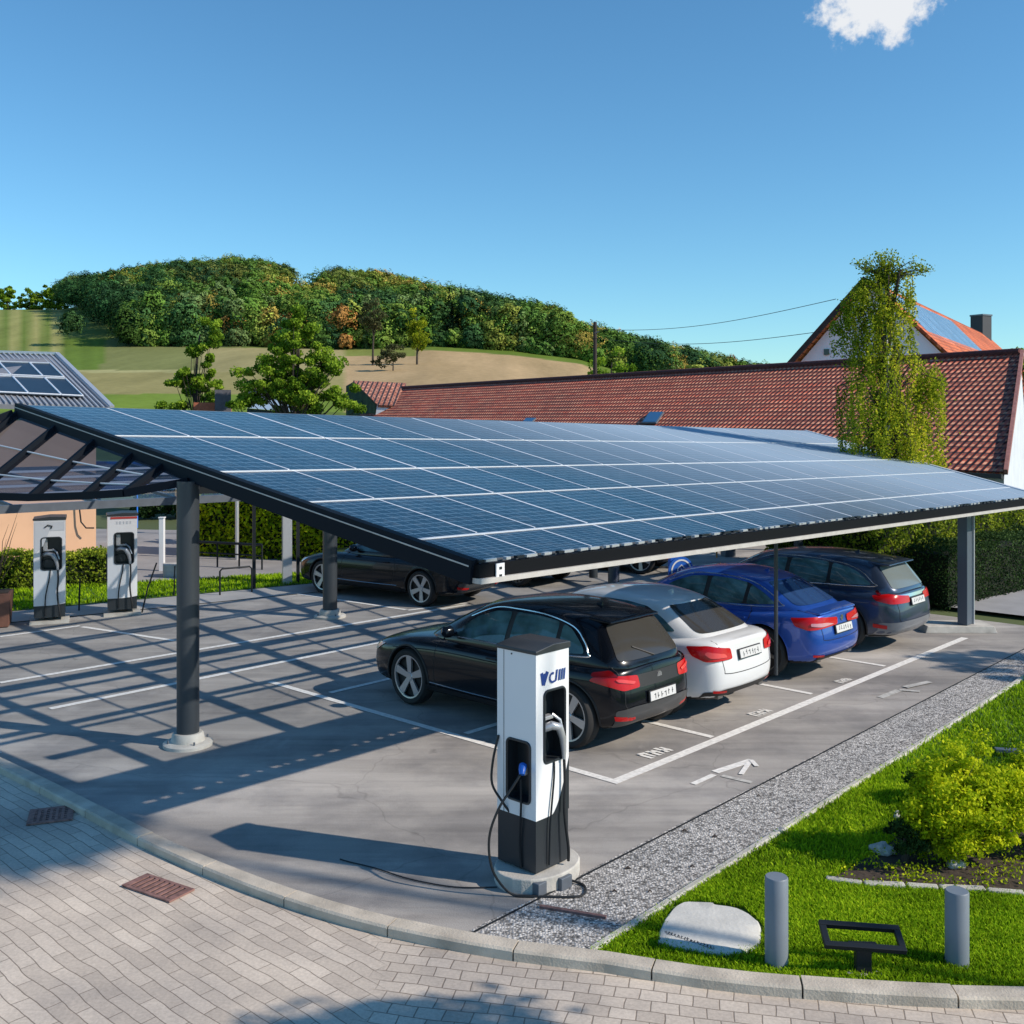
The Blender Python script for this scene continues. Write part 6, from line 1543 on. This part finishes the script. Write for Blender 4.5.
for (px, s, wd) in ((636, .12, .95), (512, .10, .9)):
    # skylights low on the slope
    f = None
    best = min(((abs(((E1 + (R1 - E1) * s + bd * k_ * .1).x / (E1 + (R1 - E1) * s + bd * k_ * .1).y) - (px - 512) / F), k_) for k_ in range(460)))[1] * .1
    upv = (R1 - E1).normalized(); nrm_ = bd.cross(upv).normalized(); nrm_ = -nrm_ if nrm_.z < 0 else nrm_
    c = lb(E1 + (R1 - E1) * s * 3.3 + bd * best) + nrm_ * .07
    t = MB(); t.box(c, (wd, 1.0, .07), axes=(bd, upv, nrm_)); f_ = t.build('skylight', steel_grey, barn); t = MB(); t.box(c + nrm_ * .03, (wd - .12, .88, .03), axes=(bd, upv, nrm_)); t.build('pane', mat('sky_pane' + str(px), (.05, .16, .32), .1), f_)
# annex at its left end
an = at(396, 72); anx = empty('tiled_annex', Vector((an.x, an.y, 0)), 0, 'small annex with a salmon tiled roof and ivy, left end of the red roof', 'building')
la = lambda px, py, Y: at(px, Y * 1.2, HC + (HY - py) * Y * 1.2 / F) - Vector((an.x, an.y, 0))
quad_uv('roof', [la(378, 405, 57), la(403, 406, 57), la(406, 383, 61), la(353, 380.5, 61)], tile_pale, anx, th=.15)
poly_obj('side_wall', [la(346, 425, 60.5), la(376, 428, 57.2), la(376, 405, 57.2), la(353, 382, 60.8), la(346, 386, 61)], mat('ivy_wall', (.035, .055, .025), .95, noise=.5, nscale=2), anx)
poly_obj('front_wall', [la(374, 428, 57.1), la(402, 428, 57.1), la(402, 406, 57.1), la(377, 405, 57.1)], plaster_w, anx)
rp = at(420, 58)
# chimney with brick shoulder, teal roofed shed
c0 = at(213, 42); cm = empty('chimney_stack', Vector((c0.x, c0.y, 0)), 0, 'grey rendered chimney with orange brick shoulders rising behind the panels', 'chimney')
t = MB(); t.box((.40, 0, 2.45), (.62, .7, 4.9), R(15)); t.build('stack', brick_m, cm)
t = MB(); t.box((-.15, .5, 2.2), (1.4, .8, 4.4), R(10)); t.build('shoulder', brick_red, cm)
s0 = at(272, 46); sh = empty('teal_shed', Vector((s0.x, s0.y, 0)), 0, 'small building with a pale teal roof partly behind the broad tree', 'building')
ls = lambda px, py, Y: at(px, Y, HC + (HY - py) * Y / F) - Vector((s0.x, s0.y, 0))
poly_obj('roof', [ls(246, 408, 45), ls(306, 413, 45), ls(300, 394, 49), ls(272, 394, 49)], mat('shed_roof', (.30, .40, .48), .5), sh)
poly_obj('wall', [ls(247, 430, 45.2), ls(304, 432, 45.2), ls(304, 413.4, 45.2), ls(247, 408.4, 45.2)], mat('shed_wall', (.05, .11, .14), .8), sh)
poly_obj('rear_roof', [ls(240, 399, 51), ls(300, 396, 51), ls(300, 389, 54), ls(250, 389, 54)], mat('shed_rear', (.05, .06, .07), .8), sh)

# white gabled house with orange roof behind the birch
def P3(px, py, Y): return at(px, Y, HC + (HY - py) * Y / F)
KH = 1.35; YA = 38 * KH; A_ = P3(868, 279, YA); rd = Vector((.528, .849, 0)); gd_ = Vector((.849, -.528, 0)); dz = 3.2 * 1.35; hw_ = 2.95 * 1.35
house = empty('white_gabled_house', Vector((A_.x, A_.y, 0)), 0, 'white gabled house with bright orange roof and solar panels behind the birch', 'house'); lh = lambda p: Vector(p) - Vector((A_.x, A_.y, 0))
Rb = A_ + gd_ * hw_ - UP * dz; Lb_ = A_ - gd_ * hw_ - UP * dz
Rb2 = A_ + gd_ * hw_ * 1.45 - UP * dz * 1.35; Lb2 = A_ - gd_ * hw_ * 1.25 - UP * dz * 1.25; RL = 30 * KH
quad_uv('roof', [lh(Rb2 - rd * .25), lh(Rb2 + rd * RL), lh(A_ + rd * RL), lh(A_ - rd * .25)], tile_orange, house, th=.12)
quad_uv('roof', [lh(Lb2 + rd * RL), lh(Lb2 - rd * .25), lh(A_ - rd * .25) + UP * .004, lh(A_ + rd * RL) + UP * .004], tile_orange, house, th=.1)
poly_obj('gable_wall', [lh(Vector((Lb2.x, Lb2.y, 0)) + gd_ * .3), lh(Vector((Rb2.x, Rb2.y, 0)) - gd_ * .3), lh(Rb2 - gd_ * .3 - UP * .1), lh(A_ - UP * .2), lh(Lb2 + gd_ * .3 - UP * .1)], mat('gable_plaster', (.88, .90, .93), .9), house)
t = MB(); t.beam(lh(A_ - rd * .5), lh(Lb2 - rd * .5), .20, .22); t.build('verge_board', dark_wood, house)
sl = (Rb - A_).normalized(); nn = sl.cross(rd).normalized(); nn = -nn if nn.z < 0 else nn
for i in range(6):
    t = MB(); c = lh(A_ + rd * (1.9 + 2.3 * i) * KH + sl * 2.0 * KH) + nn * .10; t.box(c, (2.25 * KH, 2.8 * KH, .06), axes=(rd, sl, nn)); 
    o = t.build('solar_panel', mat('roof_pv_%d' % i, (.16, .30, .46), .2, noise=.2, nscale=1), house)
    t = MB()
    for q in range(4): t.box(c + nn * .035 + rd * (-.84 + .56 * q) * KH, (.04, 2.8 * KH, .02), axes=(rd, sl, nn))
    t.build('panel_seams', white_rail, o)
t = MB(); cc_ = lh(P3(981, 330, 62 * KH)); t.box((cc_.x, cc_.y, cc_.z - .2), (1.1, 1.1, 2.6), R(30)); t.build('chimney', mat('chimney_slate', (.05, .055, .065), .7), house)
t = MB(); t.box((cc_.x, cc_.y, cc_.z + 1.15), (1.2, 1.2, .12), R(30)); t.build('chimney_cap', steel_grey, house)
c = lh(A_ - rd * .02 - gd_ * 2.0 - UP * 3.5); t = MB(); t.box(c - rd * .04, (.25, .05, .3), math.atan2(gd_.y, gd_.x)); t.build('vent', win_glass, house)

# grey metal-roofed building and peach wall on the left
g0 = at(40, 29); mb_ = empty('metal_roof_building', Vector((g0.x, g0.y, 0)), 0, 'peach walled building with a grey standing seam roof and solar panels at the left edge', 'building'); lm_ = lambda p: Vector(p) - Vector((g0.x, g0.y, 0))
ra = P3(-120, 350, 33); rb_ = P3(57, 355, 33); eb = P3(112, 409, 27.6); ea = P3(-90, 400, 25.6)
quad_uv('roof', [lm_(ea), lm_(eb), lm_(rb_), lm_(ra)], roof_metal, mb_, th=.12)
t = MB()
for k in range(34):
    f = (k + .5) / 34; t.beam(lm_(ea.lerp(eb, f)) + UP * .03, lm_(ra.lerp(rb_, f)) + UP * .03, .035, .06)
t.build('seams', MATS['light_steel'], mb_)
t = MB(); t.beam(lm_(rb_) + UP * .04, lm_(eb) + UP * .04, .12, .10); t.build('verge_trim', MATS['light_steel'], mb_)
t = MB(); t.beam(lm_(ra) + UP * .05, lm_(rb_) + UP * .05, .16, .08); t.build('ridge', MATS['light_steel'], mb_)
def rp_(u, v): return (ea.lerp(eb, u)).lerp(ra.lerp(rb_, u), v)
n_ = (eb - ea).cross(ra - ea).normalized(); n_ = -n_ if n_.z < 0 else n_
pv_old = mat('roof_pv_dark', (.014, .022, .036), .35, noise=.2, nscale=2)
for (v0, v1) in ((.12, .42), (.45, .72)):
    for (u0, u1) in ((.28, .60), (.605, .77), (.775, .885)):
        t = MB(); q4 = [lm_(rp_(u0, v0)), lm_(rp_(u1, v0)), lm_(rp_(u1 - .03 * 0, v1)), lm_(rp_(u0, v1))]; q4 = [p + n_ * .12 for p in q4]; quadbox(t, *q4, .04); o = t.build('solar_panel', pv_old, mb_)
        t = MB()
        for a, b in zip(q4, q4[1:] + q4[:1]): t.tube([a + n_ * .01, b + n_ * .01], .022, 5)
        t.build('frame', white_rail, o)
wA = P3(96, 500, 27.0); wz = eb.z - .3
wa = at(96, 27.0); wb0 = at(-130, 24.6)
t = MB(); dw = (wb0 - wa).normalized(); nw = Vector((-dw.y, dw.x, 0)); nw = nw if nw.y > 0 else -nw
t.add([lm_(wa), lm_(wb0), lm_(wb0) + UP * wz, lm_(wa) + UP * wz], [(0, 1, 2, 3)]); t.add([lm_(wa), lm_(wa + nw * 5), lm_(wa + nw * 5) + UP * wz, lm_(wa) + UP * wz], [(0, 1, 2, 3)]); t.build('wall', plaster_p, mb_)
t = MB(); t.tube([lm_(P3(79, 505, 26.7)), lm_(P3(81, 522, 26.7)), lm_(P3(86, 528, 26.7)), lm_(P3(94, 528, 26.7))], .02, 5); t.build('cable', MATS['dark_steel'], mb_)

# ------------------------------------------------------------------ left background furniture
p = G(-6, 626); pt = empty('planter', p + UP * .012, R(20), 'brown tapered planter with a bare twiggy shrub at the left edge', 'planter')
t = MB(); t.box((0, 0, .30), (.52, .52, .60), taper=1.15); t.build('pot', terracotta, pt, bevel=.01); t = MB(); t.box((0, 0, .60), (.5, .5, .03)); t.build('soil', soil, pt)
t = MB(); rb = random.Random(2)
for k in range(16):
    a = rb.uniform(0, 6.28); ln = rb.uniform(.6, 1.5); q = Vector((0, 0, .6)); pts = [q]
    for j in range(4): q = q + Vector((math.cos(a) * .10 + rb.uniform(-.06, .06), math.sin(a) * .08 + rb.uniform(-.05, .05), ln / 4)); pts.append(q)
    t.tube(pts, [.012, .010, .008, .005, .002], 5)
sh_ = t.build('shrub', bark, pt); 
def hoop(px, py, w_, h_, lb, rz=R(35)):
    p = G(px, py); t = MB(); t.tube([(-w_ / 2, 0, 0), (-w_ / 2, 0, h_ - .05), (-w_ / 2 + .05, 0, h_), (w_ / 2 - .05, 0, h_), (w_ / 2, 0, h_ - .05), (w_ / 2, 0, 0)], .02, 8); o = t.build('barrier_hoop', steel_dark, loc=(p.x, p.y, .012), rz=rz, smooth=True); props(o, lb, 'barrier', 'dark tube barriers along the side path')
hoop(236, 594, .7, .55, 'dark tube barrier right of the thick steel post')
for (x, y, h_, lb) in ((79, 611, .62, 'short thin black stake between the two far charging posts'), (174, 596, .62, 'thin black stake just left of the thick steel post'), (142, 613, .95, 'leaning thin black stake right of the red banded charging post')):
    p = G(x, y); t = MB(); ln = .28 if x == 142 else .02; t.tube([(0, 0, 0), (ln * .4, 0, h_ * .5), (ln, .0, h_)], .017, 6); o = t.build('stake', steel_dark, loc=(p.x, p.y, .012)); props(o, lb, 'stake', 'thin black stakes along the side path')
p = G(162, 571); t = MB(); t.box((0, 0, .65), (.12, .12, 1.3)); t.box((0, 0, 1.31), (.15, .15, .03)); props(t.build('marker_post', white_pl, loc=(p.x, p.y, 0), bevel=.008), 'short white marker post at the kerb of the side street', 'post')
p = G(170, 576); t = MB(); t.box((.15, 0, .15), (.6, .4, .3), R(20)); props(t.build('concrete_block', concrete, loc=(p.x, p.y, 0), bevel=.01), 'pale concrete block at the foot of the white marker post', 'block')
p = G(237, 560); lp = empty('light_pole', p, 0, 'slim pale pole in front of the tall hedge', 'pole'); t = MB(); t.tube([(0, 0, 0), (0, 0, 2.0)], .05, 10); t.build('shaft', MATS['light_steel'], lp, smooth=True); t = MB(); t.lathe([(0, 1.98), (.07, 1.98), (.07, 2.12), (0, 2.14)], 12); t.build('head', white_pl, lp, smooth=True)
# railing along the side street
ra_ = G(196, 566); rb2 = G(262, 570)
rl = empty('street_railing', ra_, 0, 'dark low railing along the side street behind the thick steel post', 'railing'); t = MB()
t.tube([(0, 0, .62), rb2 - ra_ + UP * .62], .035, 6); t.tube([(0, 0, .35), rb2 - ra_ + UP * .35], .02, 6); t.build('rails', steel_dark, rl)
for f in (0, .33, .66, 1): t = MB(); q = (rb2 - ra_) * f; t.tube([q, q + UP * .62], .025, 6); t.build('upright', steel_dark, rl)
# blue van and blue sign across the street, steps
c = at(128, 47); vn = empty('blue_van', c, R(8), 'small blue van standing across the street behind the far charging posts', 'van')
t = MB(); t.prism([(-2.0, .35), (2.0, .35), (2.05, .9), (1.5, 1.1), (1.0, 1.85), (-1.9, 1.9), (-2.05, 1.0)], -.85, .85, M=Matrix(((1, 0, 0, 0), (0, 0, 1, 0), (0, 1, 0, 0), (0, 0, 0, 1)))); t.build('body', mat('van_blue', (.02, .09, .32), .3, coat=1), vn, bevel=.08)
t = MB(); t.box((-.9, -.86, 1.45), (1.3, .02, .5)); t.box((.45, -.86, 1.45), (.9, .02, .5)); t.build('side_window', glass_m, vn)
for x in (-1.3, 1.3): t = MB(); t.lathe([(0, -.9), (.33, -.9), (.33, -.7), (0, -.7)], 24, 'Y', (x, 0, .33)); t.build('wheel', tyre_m, vn)
c = at(137, 36, 0); t = MB(); t.box((0, 0, 1.35), (.7, .05, .30)); t.tube([(0, .02, 0), (0, .02, 1.3)], .03, 6); props(t.build('blue_sign', mat('sign_blue', (.02, .18, .7), .4), loc=c), 'bright blue board on a pole, seen above the red banded charging post', 'sign')
c = at(180, 34, 0); yl = empty('orange_sign', c, 0, 'orange round lamp on a pole left of the thick steel post', 'lamp'); t = MB(); t.tube([(0, 0, 0), (0, 0, 1.5)], .04, 8); t.build('pole', steel_dark, yl); t = MB(); t.lathe([(0, 1.0), (.12, 1.05), (.17, 1.3), (.12, 1.55), (0, 1.6)], 14); t.build('lamp', mat('amber', (.75, .38, .02), .4), yl, smooth=True)
# under the canopy at the back: pillars, orange board, charger with green marks
for (px, Y, w_, m_, lb) in ((664, 30, .5, mat('pillar_blue', (.02, .06, .25), .5), 'blue square pillar behind the round charging symbol'), (728, 28.5, .30, steel_grey, 'grey square pillar right of the orange board')):
    c = at(px + 14 if px == 664 else px, Y); t = MB(); t.box((0, 0, 1.25), (w_, w_, 2.5), R(15)); props(t.build('pillar', m_, loc=c), lb, 'pillar')
c = at(717, 28.2, 0); t = MB(); t.box((0, 0, 1.72), (.36, .05, .30)); t.tube([(0, .03, 0), (0, .03, 1.7)], .02, 6); props(t.build('orange_board', mat('board_orange', (.7, .28, .04), .5), loc=c), 'small orange board under the middle of the canopy edge', 'sign')
c = at(703, 29.5, 0); t = MB(); t.box((0, 0, .75), (.45, .3, 1.5), R(10)); props(t.build('small_kiosk', mat('kiosk_teal', (.25, .42, .5), .4), loc=c, bevel=.03), 'pale blue service kiosk left of the orange board', 'kiosk')
# utility pole and wires
Y = 75; pb = at(595, Y, 0); up_ = empty('utility_pole', pb, 0, 'dark wooden utility pole rising behind the red roof', 'utility pole'); zt = HC + (HY - 322) * Y / F
t = MB(); t.tube([(0, 0, 0), (0, 0, zt)], [.17, .13], 10); t.build('pole', dark_wood, up_); t = MB(); t.tube([(-.05, -.1, zt - .8), (.3, -.1, zt - .7)], .04, 6); t.build('bracket', steel_grey, up_)
for (z0_, px1, py1, lb) in ((zt - .55, 836, 299, 'upper overhead wire from the utility pole to the white house'), (zt - 1.15, 832, 330, 'lower overhead wire from the utility pole to the white house')):
    a = pb + UP * z0_; b = P3(px1, py1, 51); pts = []
    for k in range(25):
        f = k / 24; q = a.lerp(b, f); q.z -= .55 * math.sin(math.pi * f); pts.append(q)
    t = MB(); t.tube(pts, .016, 5); props(t.build('overhead_wire', MATS['dark_steel']), lb, 'wire')
# off-frame trees to the right, casting the long shadows over lawn, gravel and paving
tree('shade_tree', 'tree outside the frame on the right shading the lawn', (13.5, 8.2, 0), 7.0, [(0, 0, 4.6, 1.5, 1.5, 1.2), (-1.2, 1.5, 3.9, 1.0, 1.0, .8)], lf_green, 5000, .16, .12, clusters=46, spread=.4, seed=81, limbs=20)
tree('shade_tree', 'smaller tree outside the frame on the right nearest the paving', (5.3, 4.15, 0), 5.0, [(0, 0, 4.3, .75, .5, .45)], lf_green, 7000, .12, .09, clusters=40, spread=.38, seed=82, limbs=14)
tree('shade_tree', 'tallest tree outside the frame on the right, with a bare slim trunk', (12.3, 3.95, 0), 14.6, [(0, 0, 13.0, 1.15, 1.15, .9)], lf_green, 6000, .26, .07, clusters=50, spread=.5, seed=84, limbs=12, trunk_top=.85)
tree('shade_tree', 'tree outside the frame on the right beside the gravel', (14.5, 13.5, 0), 7.0, [(0, 0, 4.6, 1.2, 2.2, 1.0)], lf_green, 3600, .16, .12, clusters=40, spread=.3, seed=83, limbs=20)
